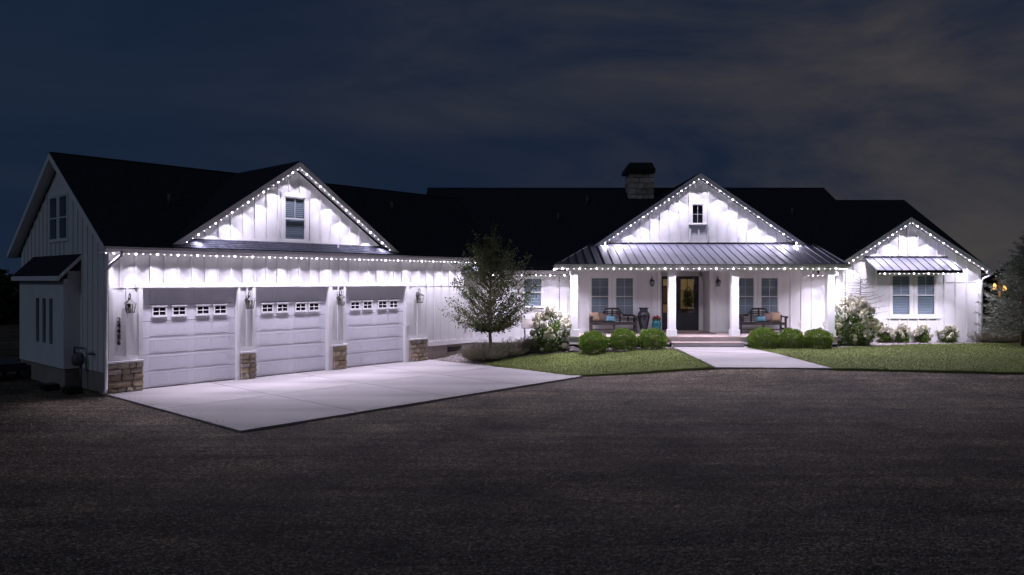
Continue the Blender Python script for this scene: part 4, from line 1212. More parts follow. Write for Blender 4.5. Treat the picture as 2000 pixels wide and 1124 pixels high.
def head_mesh(seed):
    r_ = np.random.default_rng(seed)
    n = 130
    t = r_.random(n) ** 0.8; an = r_.uniform(0, 2 * np.pi, n)
    rad = 0.075 * np.sqrt(np.clip(1 - (t - 0.25) ** 2 / 0.6, 0.05, 1)) * (1 - 0.45 * t)
    c = np.stack([np.cos(an) * rad, np.sin(an) * rad, 0.19 * t], 1)
    d = np.stack([np.cos(an), np.sin(an), 0.5 + t], 1) + r_.normal(size=(n, 3)) * .5
    V, F = leaves(c, d, 0.042, 0.046, 0.1)
    k = 12; rings = []
    V2 = [];
    for z, rr in ((0, .03), (.05, .066), (.11, .055), (.17, .025)):
        for i in range(k): V2.append((math.cos(6.283 * i / k) * rr * r_.uniform(.85, 1.15), math.sin(6.283 * i / k) * rr, z))
    F2 = [(j * k + i, j * k + (i + 1) % k, (j + 1) * k + (i + 1) % k, (j + 1) * k + i) for j in range(3) for i in range(k)]
    Vn = np.concatenate([V, np.array(V2)]); Fn = np.concatenate([F, np.array(F2) + len(V)])
    return npmesh('flower_head', Vn, Fn)
HEADS = [head_mesh(i) for i in range(5)]
def hydrangea(px, py, width, height, nheads, nleaf, label, hs=1.0, back=0.5, low=0.0, group=None, hi_only=False):
    p = gpt(px, py) + Vector((0, back, 0)); p.z = ground_z(p.x, p.y)
    root = empty('hydrangea', p, label, 'shrub', group)
    rx = width / 2
    u = unit(nleaf); u[:, 2] = np.abs(u[:, 2])
    r = 0.35 + 0.6 * rng.random(nleaf) ** 0.6
    lump = 1 + .16 * np.sin(u[:, 0] * 5 + px) * np.cos(u[:, 1] * 6)
    c = u * (r * lump)[:, None] * np.array([rx, rx * .8, height * .86])
    c[:, :2] *= (0.62 + 0.38 * np.clip(c[:, 2:3] / (height * .45), 0, 1)); c[:, 2] += 0.03
    d = c * np.array([1, 1, .4]) + rng.normal(size=(nleaf, 3)) * .35 + np.array([0, 0, .05])
    V, F = leaves(c, d, rng.uniform(.07, .12, nleaf), rng.uniform(.04, .065, nleaf))
    link('foliage', npmesh('foliage', V, F), 'hleaf', root, p)
    sticks('stem', root, p, 14, height * .7, rx * .6)
    for i in range(nheads):
        for _ in range(30):
            a = rnd.uniform(0, 6.283); el = rnd.random() ** (0.75 if not hi_only else .45)
            q = Vector((math.cos(a) * math.cos(el * 1.45), math.sin(a) * math.cos(el * 1.45), math.sin(el * 1.45)))
            if q.y < 0.45 or rnd.random() < .35: break
        lum = rnd.uniform(.88, 1.06)
        w = .62 + .38 * min(1, q.z * .86 / .45)
        pos = Vector((q.x * rx * w * lum, q.y * rx * .8 * w * lum, q.z * height * .88 * lum + .05))
        o = link('flower_head', HEADS[rnd.randrange(5)], 'bloom', root, p + pos)
        sc = rnd.uniform(.65, 1.15) * hs * (.7 if q.z < .3 else 1)
        o.scale = (sc, sc, sc * rnd.uniform(.8, 1.15))
        dv = Vector((q.x * 1.0, q.y, .35 + q.z)); o.rotation_euler = dv.to_track_quat('Z', 'Y').to_euler()
    return root
hydrangea(1077, 693, 1.55, 1.58, 62, 2800, 'white cone flowered hydrangea between the wishing well and porch column', 1.28)
hydrangea(1680, 679, 2.10, 1.72, 100, 4200, 'tall wide hydrangea covered in creamy cone flowers before the wing', 1.28, .7)
for px, w, lab in ((1741, .70, 'low white hydrangea nestled against the tall wide hydrangea'), (1777, .74, 'low white hydrangea under the left half of the awning window'), (1817, .72, 'low white hydrangea under the right half of the awning window'), (1868, .86, 'low white hydrangea beside the boulder near the wing corner')):
    hydrangea(px, 673, w, .60, 46, 420, lab, .80, .55, group='low hydrangeas under the awning window', hi_only=True)

def lavender(px, py, rad, h, n, label, m='lav', tips=0.35, back=.4):
    p = gpt(px, py) + Vector((0, back, 0)); p.z = ground_z(p.x, p.y)
    root = empty('lavender', p, label, 'plant', 'lavender mounds')
    an = rng.uniform(0, 2 * np.pi, n); q = rng.random(n) ** .6
    base = np.stack([np.cos(an) * q * rad * .45, np.sin(an) * q * rad * .45, 0 * an], 1)
    d = np.stack([np.cos(an) * q * rad * .75, np.sin(an) * q * rad * .75, h * (1.02 - .45 * q ** 2) * rng.uniform(.55, 1.12, n)], 1) + rng.normal(size=(n, 3)) * .04
    ln = np.linalg.norm(d, axis=1)
    V, F = leaves(base, d, ln, rng.uniform(.008, .016, n), .1)
    k = rng.random(n) < .8
    c2 = base[k] + d[k] * rng.uniform(.35, .9, (k.sum(), 1)); V2, F2 = leaves(c2, d[k] + rng.normal(size=(k.sum(), 3)) * .22, .07, .016)
    link('foliage', npmesh('foliage', np.concatenate([V, V2]), np.concatenate([F, F2 + len(V)])), m, root, p)
    kt = rng.random(n) < tips; ct = base[kt] + d[kt] * .93
    V3, F3 = leaves(ct, d[kt], .07, .022)
    kind(link('flower_spikes', npmesh('flower_spikes', V3, F3), 'lavtip' if tips > .5 else m, root, p), 'stuff')
lavender(945, 709, .85, .62, 2600, 'grey green lavender mound at the foot of the young tree')
lavender(992, 701, .72, .52, 2200, 'low grey lavender mound between the tree and the wishing well')
lavender(1032, 693, .55, .50, 1300, 'pale flowering tuft leaning on the wishing well base', 'lav', .75, .55)
lavender(1942, 671, .95, .62, 2600, 'grey lavender mound between the wing corner and the spruce')

# young tree
TP = Vector((-0.78, 26.85, ground_z(-0.78, 26.85)))
tree = empty('tree', TP, 'young broadleaf tree with rounded olive crown beside the driveway', 'tree')
ENV = [(1.25, .75), (1.5, 1.25), (1.9, 1.62), (2.35, 1.75), (2.9, 1.68), (3.4, 1.48), (3.9, 1.12), (4.3, .66), (4.7, .1)]
def env(z):
    for (a, ra), (b, rb) in zip(ENV, ENV[1:]):
        if a <= z <= b: return ra + (rb - ra) * (z - a) / (b - a)
    return 0.05
tk = MB()
tk.tube([TP + Vector((0, 0, -.1)), TP + Vector((.01, 0, .5)), TP + Vector((-.02, .01, 1.0)), TP + Vector((.02, 0, 1.6)), TP + Vector((-.01, .02, 2.4)), TP + Vector((.03, 0, 3.2)), TP + Vector((.05, 0, 4.0))], [.075, .062, .058, .05, .036, .022, .008], 10)
trunk = tk.build('trunk', 'bark', tree, True)
lc, ld = [], []
br_ = MB()
for i in range(190):
    z = 1.35 + 3.2 * rnd.random() ** 1.15; a = i * 2.39996 + rnd.uniform(-.3, .3); rr = env(z) * (0.45 + .57 * rnd.random() ** .5) * (1 + .16 * math.sin(a * 3 + 1 + z * 2.3))
    e = Vector((math.cos(a) * rr, math.sin(a) * rr, z))
    if i % 17 == 0 and z > 2.6: e = e * 1.06 + Vector((0, 0, .15))
    zs = max(1.05, z - .35 - rr * rnd.uniform(.45, .75)); st_ = Vector((0, 0, zs)); md = st_.lerp(e, .55) + Vector((0, 0, -.06 + rnd.uniform(-.05, .05)))
    off = Vector((TP.x, TP.y, 0))
    br_.tube([off + st_, off + md, off + e], [.016, .010, .003], 5, False)
    n = int(44 + 28 * rnd.random())
    for _ in range(n):
        t = rnd.random() ** .7
        q = (st_.lerp(md, t / .55) if t < .55 else md.lerp(e, (t - .55) / .45)) if t > .3 else md.lerp(e, rnd.random())
        q = q + Vector((rnd.gauss(0, .075), rnd.gauss(0, .075), rnd.gauss(0, .07)))
        lc.append(q); ld.append((e - st_).normalized() * .5 + Vector((rnd.gauss(0, .6), rnd.gauss(0, .6), rnd.gauss(-.1, .5))))
for (dx, dz, top) in ((.05, 3.7, 4.68), (.72, 3.3, 4.42), (-.55, 3.3, 4.15), (.35, 3.5, 4.2), (-.2, 3.6, 4.35)):   # leaders
    a_, b_ = Vector((dx * .5, 0, dz - .4)), Vector((dx, rnd.uniform(-.2, .2), top))
    br_.tube([Vector((TP.x, TP.y, 0)) + a_, Vector((TP.x, TP.y, 0)) + b_], [.012, .003], 5, False)
    for _ in range(200):
        t = rnd.random(); q = a_.lerp(b_, t) + Vector((rnd.gauss(0, .09 * (1.15 - t)), rnd.gauss(0, .09 * (1.15 - t)), rnd.gauss(0, .04)))
        lc.append(q); ld.append(Vector((rnd.gauss(0, .6), rnd.gauss(0, .6), .4 + rnd.gauss(0, .4))))
br_.build('limb', 'bark', tree, True)
V, F = leaves(np.array([tuple(v) for v in lc]), np.array([tuple(v) for v in ld]), rng.uniform(.06, .105, len(lc)), rng.uniform(.04, .06, len(lc)))
link('crown', npmesh('crown', V, F), 'leaf', tree, (TP.x, TP.y, 0))

# blue spruce at the wing corner
def conifer(name, p, h, rad, label, m, nb, needles, cat='tree', droop=.18, lens=.13, zb=.15, wd=.018):
    root = empty(name, p, label, cat)
    MB().tube([p + Vector((0, 0, -.1)), p + Vector((0, 0, h * .5)), p + Vector((0, 0, h))], [.07 * h / 4, .04 * h / 4, .006], 8).build('trunk', 'bark', root, True)
    c_, d_ = [], []
    bb = MB()
    for i in range(nb):
        t = (i + .5) / nb; z = h * (zb + (.98 - zb) * t ** .9); a = i * 2.39996 + rnd.uniform(-.4, .4)
        L = rad * (1 - t) ** .72 * rnd.uniform(.7, 1.15) + .08
        dv = Vector((math.cos(a), math.sin(a), 0)); st_ = Vector((0, 0, z))
        e = st_ + dv * L + Vector((0, 0, L * rnd.uniform(-.05, .30))); mid = st_.lerp(e, .55) + Vector((0, 0, -droop * L))
        bb.tube([p + st_, p + mid, p + e], [.012, .008, .003], 4, False)
        for k in range(int(needles * (.3 + L / rad))):
            s = rnd.random() ** .6
            q = st_.lerp(mid, s / .55) if s < .55 else mid.lerp(e, (s - .55) / .45)
            side = Vector((-dv.y, dv.x, 0)) * rnd.gauss(0, .10 * (1.1 - s) + .02) * (1 + L)
            c_.append(q + side + Vector((0, 0, rnd.gauss(0, .03)))); d_.append(dv * .8 + side.normalized() * rnd.uniform(.2, .9) + Vector((0, 0, rnd.uniform(-.35, .45))))
    bb.build('limb', 'bark', root)
    V, F = leaves(np.array([tuple(v) for v in c_]), np.array([tuple(v) for v in d_]), rng.uniform(lens * .6, lens * 1.3, len(c_)), wd, .1)
    link('crown', npmesh('crown', V, F), m, root, p)
    return root
p = Vector((19.25, 27.2, ground_z(19.25, 27.2))); conifer('spruce_tree', p, 4.5, 2.0, 'large silvery blue spruce beside the corner of the right wing', 'spruce', 170, 120)
p = Vector((18.55, 27.0, ground_z(18.55, 27.0))); conifer('spruce_tree', p, 3.4, 1.15, 'smaller silvery spruce growing against the large blue spruce', 'spruce', 100, 95)
p = Vector((13.02, 27.75, ground_z(13.02, 27.75))); conifer('bare_conifer', p, 2.62, 1.0, 'sparse dark twiggy conifer rising behind the tall white hydrangea', 'darkneedle', 34, 10, droop=.05, lens=.07, zb=.45, wd=.014)

# dark trees beyond the house
def far_tree(x, y, h, r, label):
    p = Vector((x, y, ground_z(x, y))); root = empty('far_tree', p, label, 'tree', 'dark trees beyond the house')
    MB().tube([p, p + Vector((0, 0, h * .6))], [.15, .06], 7).build('trunk', 'bark', root)
    n = 1500; u = unit(n); lump = 1 + .22 * np.sin(u[:, 0] * 5 + x) * np.sin(u[:, 1] * 5) + .15 * np.sin(u[:, 2] * 8 + x)
    c = u * (lump * (.5 + .5 * rng.random(n) ** .5))[:, None] * np.array([r, r, h * .46]) + np.array([0, 0, h * .54])
    V, F = leaves(c, unit(n), rng.uniform(.3, .55, n), rng.uniform(.2, .35, n)); link('crown', npmesh('crown', V, F), 'farfol', root, p)
for x, y, h, r, lab in ((-37.5, 50, 3.9, 2.6, 'dark rounded tree beyond the garage gable end'), (-33.5, 49, 3.6, 2.2, 'low dark tree partly hidden by the box bay'),
                        (31, 46, 3.2, 2.2, 'dark tree beyond the right wing corner'), (35, 47, 3.4, 2.4, 'dark tree behind the blue spruce')):
    far_tree(x, y, h, r, lab)

# ------------------------------------------------------------------ things on and around the house
def lantern(fr, a, face, z, sc, label, dark=False, group=None):
    """wall lantern: z is the foot of the glass body"""
    r = empty('wall_lantern', fr(a, face, z), label, 'lantern', group)
    d = -0.15 * sc + face - (0.0)
    w1, w0, hh = .105 * sc, .068 * sc, .235 * sc
    MB().box(fr, (a - .055 * sc, face - .03, z + .13 * sc), (a + .055 * sc, face - .001, z + .37 * sc)).build('backplate', 'dark_metal', r)
    arm = [fr(a, face - .03, z + .33 * sc), fr(a, face - .05 * sc - .02, z + .46 * sc), fr(a, d + .03 * sc, z + .50 * sc), fr(a, d - .01, z + .45 * sc), fr(a, d, z + .34 * sc)]
    MB().tube(arm, .011 * sc, 7).build('arm', 'dark_metal', r, True)
    fm = MB()
    for sx in (-1, 1):
        for sy in (-1, 1):
            fm.tube([fr(a + sx * w0, d + sy * w0, z), fr(a + sx * w1, d + sy * w1, z + hh)], .008 * sc, 5)
    fm.box(fr, (a - w0 - .01, d - w0 - .01, z - .018 * sc), (a + w0 + .01, d + w0 + .01, z))
    fm.build('frame', 'dark_metal', r)
    k = w1 + .02 * sc
    lo = [fr(a - k, d - k, z + hh), fr(a + k, d - k, z + hh), fr(a + k, d + k, z + hh), fr(a - k, d + k, z + hh)]
    u = .03 * sc; hi = [fr(a - u, d - u, z + hh + .10 * sc), fr(a + u, d - u, z + hh + .10 * sc), fr(a + u, d + u, z + hh + .10 * sc), fr(a - u, d + u, z + hh + .10 * sc)]
    MB().prism(lo, hi).build('cap', 'dark_metal', r)
    b0 = [fr(a - w0, d - w0, z + .002), fr(a + w0, d - w0, z + .002), fr(a + w0, d + w0, z + .002), fr(a - w0, d + w0, z + .002)]
    b1 = [fr(a - w1 + .002, d - w1 + .002, z + hh - .002), fr(a + w1 - .002, d - w1 + .002, z + hh - .002), fr(a + w1 - .002, d + w1 - .002, z + hh - .002), fr(a - w1 + .002, d + w1 - .002, z + hh - .002)]
    MB().prism(b0, b1).build('glass_body', 'glass' if dark else 'clear', r)
    MB().tube([fr(a, d, z + .002), fr(a, d, z + .12 * sc)], .018 * sc, 8).build('candle', 'cream' if not dark else 'dark_metal', r)
gl = 'unlit lanterns along the garage wall'
lantern(G, -0.36, 0.0, 2.10, 1.0, 'black glass carriage lantern above the house number', False, gl)
lantern(G, 3.02, 0.0, 2.12, 1.0, 'black glass carriage lantern between the first two garage doors from the gable end', False, gl)
lantern(G, 6.25, 0.0, 2.13, 1.0, 'black glass carriage lantern between the two garage doors nearest the young tree', False, gl)
lantern(G, 9.66, 0.0, 2.14, 1.0, 'black glass carriage lantern past the garage door nearest the young tree', False, gl)
pg = 'dark lanterns flanking the front door'
lantern(W, 5.50, YW, 2.72, .78, 'small dark porch lantern above the teal pot', True, pg)
lantern(W, 8.09, YW, 2.72, .78, 'small dark porch lantern on the wall right of the entry recess', True, pg)

hn = empty('house_number', G(-.60, 0, 1.22), 'black metal house number 24486 mounted vertically beside the garage door', 'house number')
for i, ch_ in enumerate('24486'):
    cu = bpy.data.curves.new('digit', 'FONT'); cu.body = ch_; cu.size = .185; cu.extrude = .008; cu.align_x = 'CENTER'; cu.offset = .003
    tmp = bpy.data.objects.new('digit_tmp', cu); COL.objects.link(tmp)
    me = bpy.data.meshes.new_from_object(tmp.evaluated_get(bpy.context.evaluated_depsgraph_get())); bpy.data.objects.remove(tmp)
    me.materials.clear()
    o = link('digit', me, 'dark_metal', hn, G(-.60, -.022, 1.84 - .148 * i)); o.rotation_euler = (R(90), 0, TH)

def outlet(fr, a, face, z, label):
    r = empty('outlet_box', fr(a, face, z), label, 'outlet')
    MB().box(fr, (a - .07, face - .05, z), (a + .07, face - .024, z + .13)).build('cover', 'trim', r, bevel=.008)
    MB().box(fr, (a - .05, face - .056, z + .02), (a + .05, face - .051, z + .06)).build('flap', 'gutter', r)
outlet(W, -.08, YW - .004, .68, 'white outdoor outlet box on the skirt board behind the lavender')
outlet(W, 11.35, YW + .024, 1.22, 'small outlet box on the porch wall right of the bench')
outlet(G, 9.19, -.004, 1.25, 'small white keypad on the casing of the garage door nearest the tree')

# gas meter by the box bay
gm = empty('gas_meter', G(S0 - .25, 1.55, 0), 'grey gas meter with bent pipe beside the box bay', 'meter')
c = G(S0 - .22, 1.6, 0)
MB().lathe(c + Vector((0, 0, .62)), [(.09, 0), (.15, .05), (.16, .22), (.12, .32), (.06, .36)], 14).build('meter_body', 'meter', gm, True)
MB().tube([c + Vector((-.07, -.05, .95)), c + Vector((-.07, -.05, 1.12)), c + N * -.55 + Vector((0, 0, 1.12)), c + N * -.62 + Vector((0, 0, .98)), c + N * -.62 + D * .2 + Vector((0, 0, .95))], .028, 8).build('pipe', 'meter', gm, True)
MB().tube([c + Vector((.05, .04, -.05)), c + Vector((.05, .04, .65))], .03, 8).build('riser_pipe', 'meter', gm, True)
for i, (dp, ds, lab) in enumerate(((1.0, -.55, 'low dark utility box on the gravel below the gas meter'), (2.1, -.75, 'low dark utility box on the gravel near the box bay'))):
    q = G(S0 + ds, dp, -.06); MBx = MB(); MBx.box(lambda x, y, z: q + D * x + N * y + Vector((0, 0, z)), (-.18, -.25, 0), (.18, .25, .2))
    u_ = MBx.build('utility_box', 'dark_metal', None, bevel=.03); tag(u_, lab, 'box', 'utility boxes by the end wall')
# low landing at the far end of the bay
ld_ = empty('timber_landing', G(S0 - 1.3, 6.3, 0), 'low dark timber landing beside the box bay', 'landing')
LFm = lambda x, y, z: G(S0 + x, y, z)
for i in range(6): MB().box(LFm, (-2.4, 5.2 + i * .3, .40), (-.5, 5.2 + i * .3 + .28, .45)).build('plank', 'bench', ld_)
for x, y in ((-2.3, 5.3), (-.7, 5.3), (-2.3, 6.8), (-.7, 6.8)): MB().box(LFm, (x, y, -.1), (x + .1, y + .1, .40)).build('post', 'bench', ld_)
MB().box(LFm, (-2.4, 5.19, .22), (-.5, 5.215, .40)).build('skirt', 'bench', ld_)

# benches with cushions
def bench(x, y, label):
    r = empty('garden_bench', W(x, y, DZ), label, 'bench', 'porch benches')
    w, dp = .86, .27
    def L(a, b, c): return W(x + a, y + b, DZ + c)
    for sx in (-1, 1):
        MB().box(L, (sx * w - .035, -dp - .03, 0), (sx * w + .035, -dp + .04, .62)).build('leg', 'bench', r)
        MB().box(L, (sx * w - .035, dp - .04, 0), (sx * w + .035, dp + .03, .70)).build('leg', 'bench', r)
        MB().box(L, (sx * w - .05, -dp - .09, .62), (sx * w + .05, dp - .041, .665)).build('arm', 'bench', r, bevel=.012)
        MB().tube([L(sx * w - .05, -dp - .09, .63), L(sx * w + .05, -dp - .09, .63)], .045, 10).build('arm_scroll', 'bench', r, True)
        for z in (.16, .33): MB().box(L, (sx * w - .015, -dp + .041, z), (sx * w + .015, dp - .041, z + .045)).build('side_rail', 'bench', r)
    for i in range(6): MB().box(L, (-w + .036, -dp + .01 + i * .085, .40), (w - .036, -dp + .085 + i * .085, .425)).build('seat_slat', 'bench', r)
    MB().box(L, (-w + .036, -dp - .015, .33), (w - .036, -dp + .008, .425)).build('seat_rail', 'bench', r)
    MB().box(L, (-w + .036, -dp, .13), (w - .036, -dp + .03, .18)).build('stretcher', 'bench', r)
    MB().box(L, (-.05, -dp + .001, .181), (.05, -dp + .02, .329)).build('centre_post', 'bench', r)
    prof = lambda a: .70 + .05 * math.cos(a / w * 3.14 * .5) + (.22 * sstep(.42, .24, abs(a)) if True else 0)
    xs_ = [i / 24 * (w - .036) * 2 - (w - .036) for i in range(25)]
    tr = MB()
    for a, b in zip(xs_, xs_[1:]):
        za, zb = prof(a), prof(b)
        tr.hexa([L(a, dp - .03, za - .07), L(b, dp - .03, zb - .07), L(b, dp + .01, zb - .07), L(a, dp + .01, za - .07), L(a, dp - .03, za), L(b, dp - .03, zb), L(b, dp + .01, zb), L(a, dp + .01, za)])
    tr.build('top_rail', 'bench', r)
    for a in (-.30, 0, .30, -.62, .62): MB().box(L, (a - .03, dp - .028, .426), (a + .03, dp + .008, prof(a) - .06)).build('back_post', 'bench', r)
    for z in (.47, .55, .63): MB().box(L, (-w + .036, dp - .016, z), (w - .036, dp + .002, z + .035)).build('back_slat', 'bench', r)
    for z in (.72, .79): MB().box(L, (-.27, dp - .017, z), (.27, dp + .001, z + .035)).build('back_slat', 'bench', r)
    return L
def pillow(L, a, b, w, h, lean, tilt, m, label):
    n = 12; V = []
    for sgn in (-1, 1):
        for j in range(n + 1):
            for i in range(n + 1):
                u, v = i / n * 2 - 1, j / n * 2 - 1
                pin = 1 - .07 * (1 - u * u) * abs(v) ** 3 - .0; pin2 = 1 - .07 * (1 - v * v) * abs(u) ** 3
                V.append((u * w / 2 * pin2, sgn * .075 * (max(0, 1 - u ** 4) * max(0, 1 - v ** 4)) ** .7, v * h / 2 * pin + h / 2))
    N1 = (n + 1) ** 2; F = []
    for s_ in (0, 1):
        for j in range(n):
            for i in range(n):
                q = s_ * N1 + j * (n + 1) + i
                F.append((q, q + 1, q + n + 2, q + n + 1) if s_ == 0 else (q + n + 1, q + n + 2, q + 1, q))
    me = bpy.data.meshes.new('cushion'); me.from_pydata(V, [], F); me.update()
    bm = bmesh.new(); bm.from_mesh(me); bmesh.ops.remove_doubles(bm, verts=bm.verts, dist=1e-4); bm.to_mesh(me); bm.free()
    o = link('cushion', me, m, None, L(a, b, .43), True)
    o.rotation_euler = (lean, tilt, rnd.uniform(-.15, .15)); tag(o, label, 'cushion')
bl = bench(3.915, 28.75, 'dark wooden camelback bench left of the black urn')
pillow(bl, -.66, .08, .40, .40, R(-22), R(-4), 'pillow_beige', 'beige square cushion leaning in the corner of the left bench')
pillow(bl, -.38, .07, .36, .34, R(-20), R(6), 'pillow_taupe', 'brown cushion between the beige and blue cushions on the left bench')
pillow(bl, -.10, .0, .38, .25, R(-24), R(5), 'pillow_blue', 'small pale blue cushion on the bench beside the black urn')
bR = bench(9.64, 28.75, 'dark wooden camelback bench right of the front door')
pillow(bR, .62, .08, .42, .40, R(-22), R(3), 'pillow_beige', 'beige square cushion leaning in the corner of the right bench')
pillow(bR, .34, .09, .38, .36, R(-20), R(-5), 'pillow_rose', 'brown rose cushion tucked beside the beige one on the right bench')
pillow(bR, -.0, .0, .40, .23, R(-24), R(-3), 'pillow_blue', 'small pale blue cushion on the bench right of the door')

urn = empty('floor_urn', W(5.09, 28.7, DZ), 'tall black glazed urn with flared lip beside the left bench', 'urn')
MB().lathe(W(5.09, 28.7, DZ), [(.11, 0), (.13, .02), (.12, .05), (.16, .25), (.215, .50), (.235, .66), (.215, .78), (.16, .85), (.145, .90), (.17, .94), (.20, .965), (.20, .985), (.14, .985), (.12, .94)], 28).build('body', 'urn', urn, True)
for z, rr in ((.70, .236), (.845, .168)): MB().lathe(W(5.09, 28.7, DZ + z), [(rr - .01, -.012), (rr + .006, 0), (rr - .01, .012)], 28).build('ring', 'urn', urn, True)
pot = empty('planter_pot', W(5.57, 28.62, DZ), 'turquoise glazed pot with red flowers next to the black urn', 'planter')
MB().lathe(W(5.57, 28.62, DZ), [(.11, 0), (.125, .02), (.165, .18), (.18, .33), (.165, .44), (.13, .49), (.135, .52), (.15, .545), (.13, .545), (.11, .50)], 26).build('body', 'teal', pot, True)
MB().lathe(W(5.57, 28.62, DZ + .49), [(.118, 0), (.115, .02)], 18).build('soil', 'soil', pot)
n = 70; u = unit(n); u[:, 2] = np.abs(u[:, 2]); V, F = leaves(u * .11, u + .3 * unit(n), .07, .05); link('red_flowers', npmesh('red_flowers', V, F), 'red', pot, W(5.57, 28.62, DZ + .53))
n = 90; u = unit(n); u[:, 2] = np.abs(u[:, 2]) * .6; V, F = leaves(u * .10, u + .3 * unit(n), .08, .04); link('leaves', npmesh('leaves', V, F), 'hleaf', pot, W(5.57, 28.62, DZ + .50))
dm = MB().box(W, (6.25, 28.1, DZ + .001), (7.75, 29.0, DZ + .016)).build('doormat', 'mat', None); tag(dm, 'brown patterned woven doormat on the deck before the front door', 'doormat')
# wreath on the front door
wr = empty('door_wreath', W(7.17, YE - .02, 2.05), 'dark leafy wreath hanging on the glass of the front door', 'wreath')
MB().tube([W(7.17 + .12 * math.cos(t), YE - .045, 2.36 + .30 * math.sin(t)) for t in [i / 20 * math.pi for i in range(21)]], .018, 6).build('hoop', 'bark', wr, True)
n = 900; t = rng.random(n); cc = np.stack([rng.normal(0, .12 * (1.15 - .5 * np.abs(t - .3)), n), rng.normal(0, .03, n) - .05, .62 - t * .62 + 0 * t], 1)
cc = cc[np.abs(cc[:, 0]) < .26]; V, F = leaves(cc, unit(len(cc)) + np.array([0, -.3, -.3]), .08, .035); link('leaves', npmesh('leaves', V, F), 'leaf', wr, W(7.17, YE - .01, 1.88))

# rain chains
def rain_chain(x, y, z1, z0, label):
    r = empty('rain_chain', W(x, y, z0), label, 'rain chain', 'rain chains')
    z = z1; cup = None
    while z > z0:
        m_ = MB().lathe(W(x, y, z - .07), [(.008, 0), (.022, .055), (.024, .06), (.006, .062)], 8)
        m_.build('cup', 'meter', r); z -= .1
    MB().tube([W(x, y, z1 + .03), W(x, y, z0)], .004, 5).build('chain', 'dark_metal', r)
rain_chain(1.82, 28.45, 3.16, 1.0, 'dark rain chain hanging from the low eave left of the porch')
rain_chain(11.95, 26.62, 3.34, .9, 'dark rain chain hanging from the right corner of the porch roof')

# wishing well
wc = Vector((.72, 27.75, ground_z(.72, 27.75)))
well = empty('wishing_well', wc, 'little brick wishing well with grey plank roof behind the hydrangea', 'wishing well')
bk = MB()
for row in range(6):
    for k in range(16):
        a0 = (k + .5 * (row % 2)) / 16 * 6.283; a1 = a0 + 6.283 / 16 * .86; r0, r1 = .22, .30
        z0, z1 = row * .075 + .004, row * .075 + .068
        rr = r1 - .035 * ((k + row) % 2)
        q = lambda a, r_, z: wc + Vector((math.cos(a) * r_, math.sin(a) * r_, z))
        bk.hexa([q(a0, r0, z0), q(a0, rr, z0), q(a1, rr, z0), q(a1, r0, z0), q(a0, r0, z1), q(a0, rr, z1), q(a1, rr, z1), q(a1, r0, z1)])
kind(bk.build('bricks', 'wellbrick', well), 'stuff')
MB().lathe(wc, [(.225, 0), (.225, .45)], 16).build('well_lining', 'boulder', well)
for sx in (-1, 1): MB().box(lambda a, b, c: wc + Vector((a, b, c)), (sx * .24 - .025, -.025, .3), (sx * .24 + .025, .025, .98)).build('post', 'wood', well)
for sy in (-1, 1):
    for i in range(4):
        a, b = i * .11, (i + 1) * .11 - .006
        f = lambda x, t: wc + Vector((x, sy * t, 1.22 - t * .75))
        m_ = MB(); p_ = [f(-.36, a), f(.36, a), f(.36, b), f(-.36, b)]; m_.slab(p_, .022); m_.build('roof_plank', 'wood', well)
for sx in (-1, 1):
    x = sx * .31
    MB().prism([wc + Vector((x - .012, -.36, .93)), wc + Vector((x - .012, .36, .93)), wc + Vector((x - .012, 0, 1.19))], [wc + Vector((x + .012, -.36, .93)), wc + Vector((x + .012, .36, .93)), wc + Vector((x + .012, 0, 1.19))]).build('gable_end', 'wood', well)

# bird feeder and wind chime hanging in the tree
bf = empty('bird_feeder', Vector((-1.22, 25.8, 1.20)), 'black lantern shaped bird feeder hanging under the tree crown', 'bird feeder')
q = Vector((-1.22, 25.8, 1.15)); MB().lathe(q, [(.06, 0), (.065, .012), (.035, .02), (.035, .09), (.055, .095), (.03, .13), (.008, .16)], 12).build('body', 'dark_metal', bf, True)
MB().tube([q + Vector((0, 0, .15)), q + Vector((.02, .05, .62))], .004, 5).build('hanger', 'dark_metal', bf)
wcm = empty('wind_chime', Vector((-1.63, 25.9, 1.2)), 'small grey wind chime hanging at the left of the tree crown', 'wind chime')
q = Vector((-1.63, 25.9, 1.32))
MB().lathe(q, [(.04, 0), (.04, .012)], 10).build('disc', 'wood', wcm)
for i in range(4): MB().tube([q + Vector((.028 * math.cos(i * 1.57), .028 * math.sin(i * 1.57), -.002)), q + Vector((.028 * math.cos(i * 1.57), .028 * math.sin(i * 1.57), -.18 - .02 * i))], .007, 6).build('chime_tube', 'meter', wcm)
MB().tube([q + Vector((0, 0, .01)), q + Vector((.05, 0, .5))], .003, 5).build('hanger', 'dark_metal', wcm)
pt = empty('path_light', Vector((-1.06, 27.4, .3)), 'short black path light standing in the gravel left of the tree trunk', 'path light')
q = Vector((-1.06, 27.4, ground_z(-1.06, 27.4))); MB().tube([q, q + Vector((0, 0, .36))], .018, 7).build('stake', 'dark_metal', pt); MB().lathe(q + Vector((0, 0, .36)), [(.03, 0), (.055, .03), (.055, .13), (.035, .16), (.01, .17)], 12).build('head', 'dark_metal', pt, True)

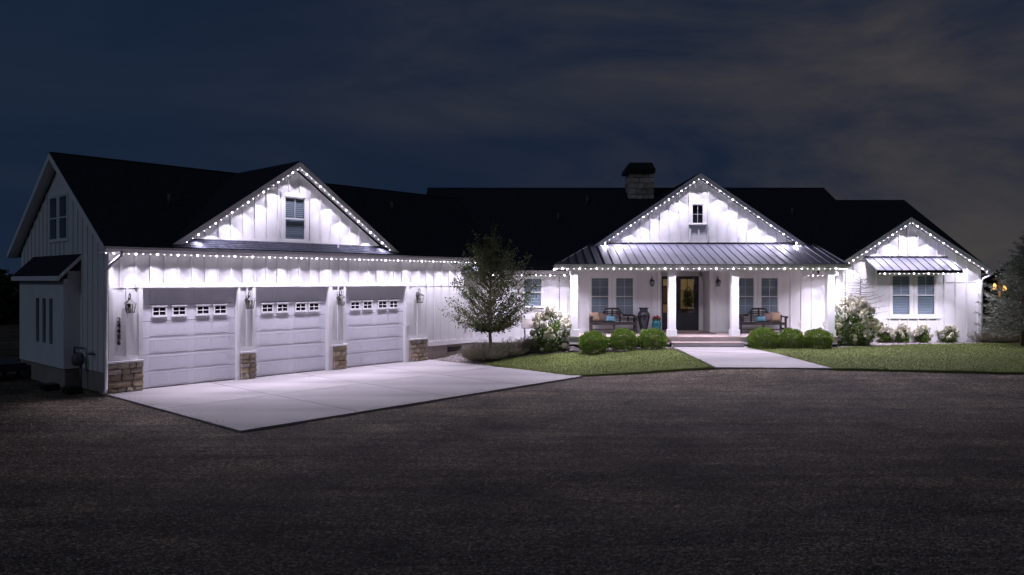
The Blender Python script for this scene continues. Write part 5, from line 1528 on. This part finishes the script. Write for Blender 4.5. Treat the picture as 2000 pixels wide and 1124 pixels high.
def boulder(px, py, r, label):
    p = gpt(px, py); bm = bmesh.new(); bmesh.ops.create_icosphere(bm, subdivisions=3, radius=1)
    for v in bm.verts:
        k = 1 + .16 * math.sin(v.co.x * 3 + px) + .12 * math.sin(v.co.y * 5 + v.co.z * 3); v.co = Vector((v.co.x * r * k, v.co.y * r * .8 * k, (v.co.z * .6 + .25) * r * k))
    me = bpy.data.meshes.new('boulder'); bm.to_mesh(me); bm.free(); o = link('boulder', me, 'boulder', None, p); tag(o, label, 'rock')
boulder(1889, 669, .27, 'rough grey boulder between the low hydrangea and the lavender')
boulder(1122, 688, .22, 'dark boulder between the left hydrangea and a boxwood')

# lamp post with two amber lanterns beyond the spruce, and a rail fence
lp = empty('lamp_post', W(22.3, 34, 0.4), 'post with two glowing amber lanterns seen behind the spruce', 'lamp post')
MB().box(W, (22.25, 33.96, .3), (22.35, 34.04, 2.95)).build('post', 'bench', lp); MB().box(W, (21.95, 33.97, 2.95), (22.75, 34.03, 3.03)).build('crossbar', 'bench', lp)
for x, z in ((22.1, 2.52), (22.56, 2.46)):
    MB().lathe(W(x, 34, z), [(.04, 0), (.075, .04), (.08, .12), (.055, .20), (.03, .28)], 14).build('amber_globe', 'amber', lp, True)
    MB().tube([W(x, 34, z + .28), W(x, 34, 2.95)], .012, 6).build('hanger', 'dark_metal', lp)
    cg = MB()
    for k in range(6): cg.tube([W(x + .10 * math.cos(k * 1.047), 34 + .10 * math.sin(k * 1.047), z), W(x + .15 * math.cos(k * 1.047), 34 + .15 * math.sin(k * 1.047), z + .14), W(x + .05 * math.cos(k * 1.047), 34 + .05 * math.sin(k * 1.047), z + .29)], .006, 4)
    cg.build('cage', 'dark_metal', lp)
al = bpy.data.lights.new('amber_light', 'POINT'); al.energy = 25; al.color = (1, .5, .15); al.shadow_soft_size = .15
ao = bpy.data.objects.new('amber_light', al); COL.objects.link(ao); ao.parent = lp; ao.location = W(22.3, 33.75, 2.4) - WORLD[lp.name]
fe = empty('rail_fence', W(25, 38, .3), 'brown rail fence beyond the corner of the right wing', 'fence')
for i in range(7): MB().box(W, (22 + i * 1.8, 37.95, .2), (22.12 + i * 1.8, 38.05, 1.9)).build('post', 'bark', fe)
for z in (.7, 1.2, 1.7): MB().box(W, (21.8, 37.9, z), (33.0, 37.948, z + .12)).build('rail', 'bark', fe)
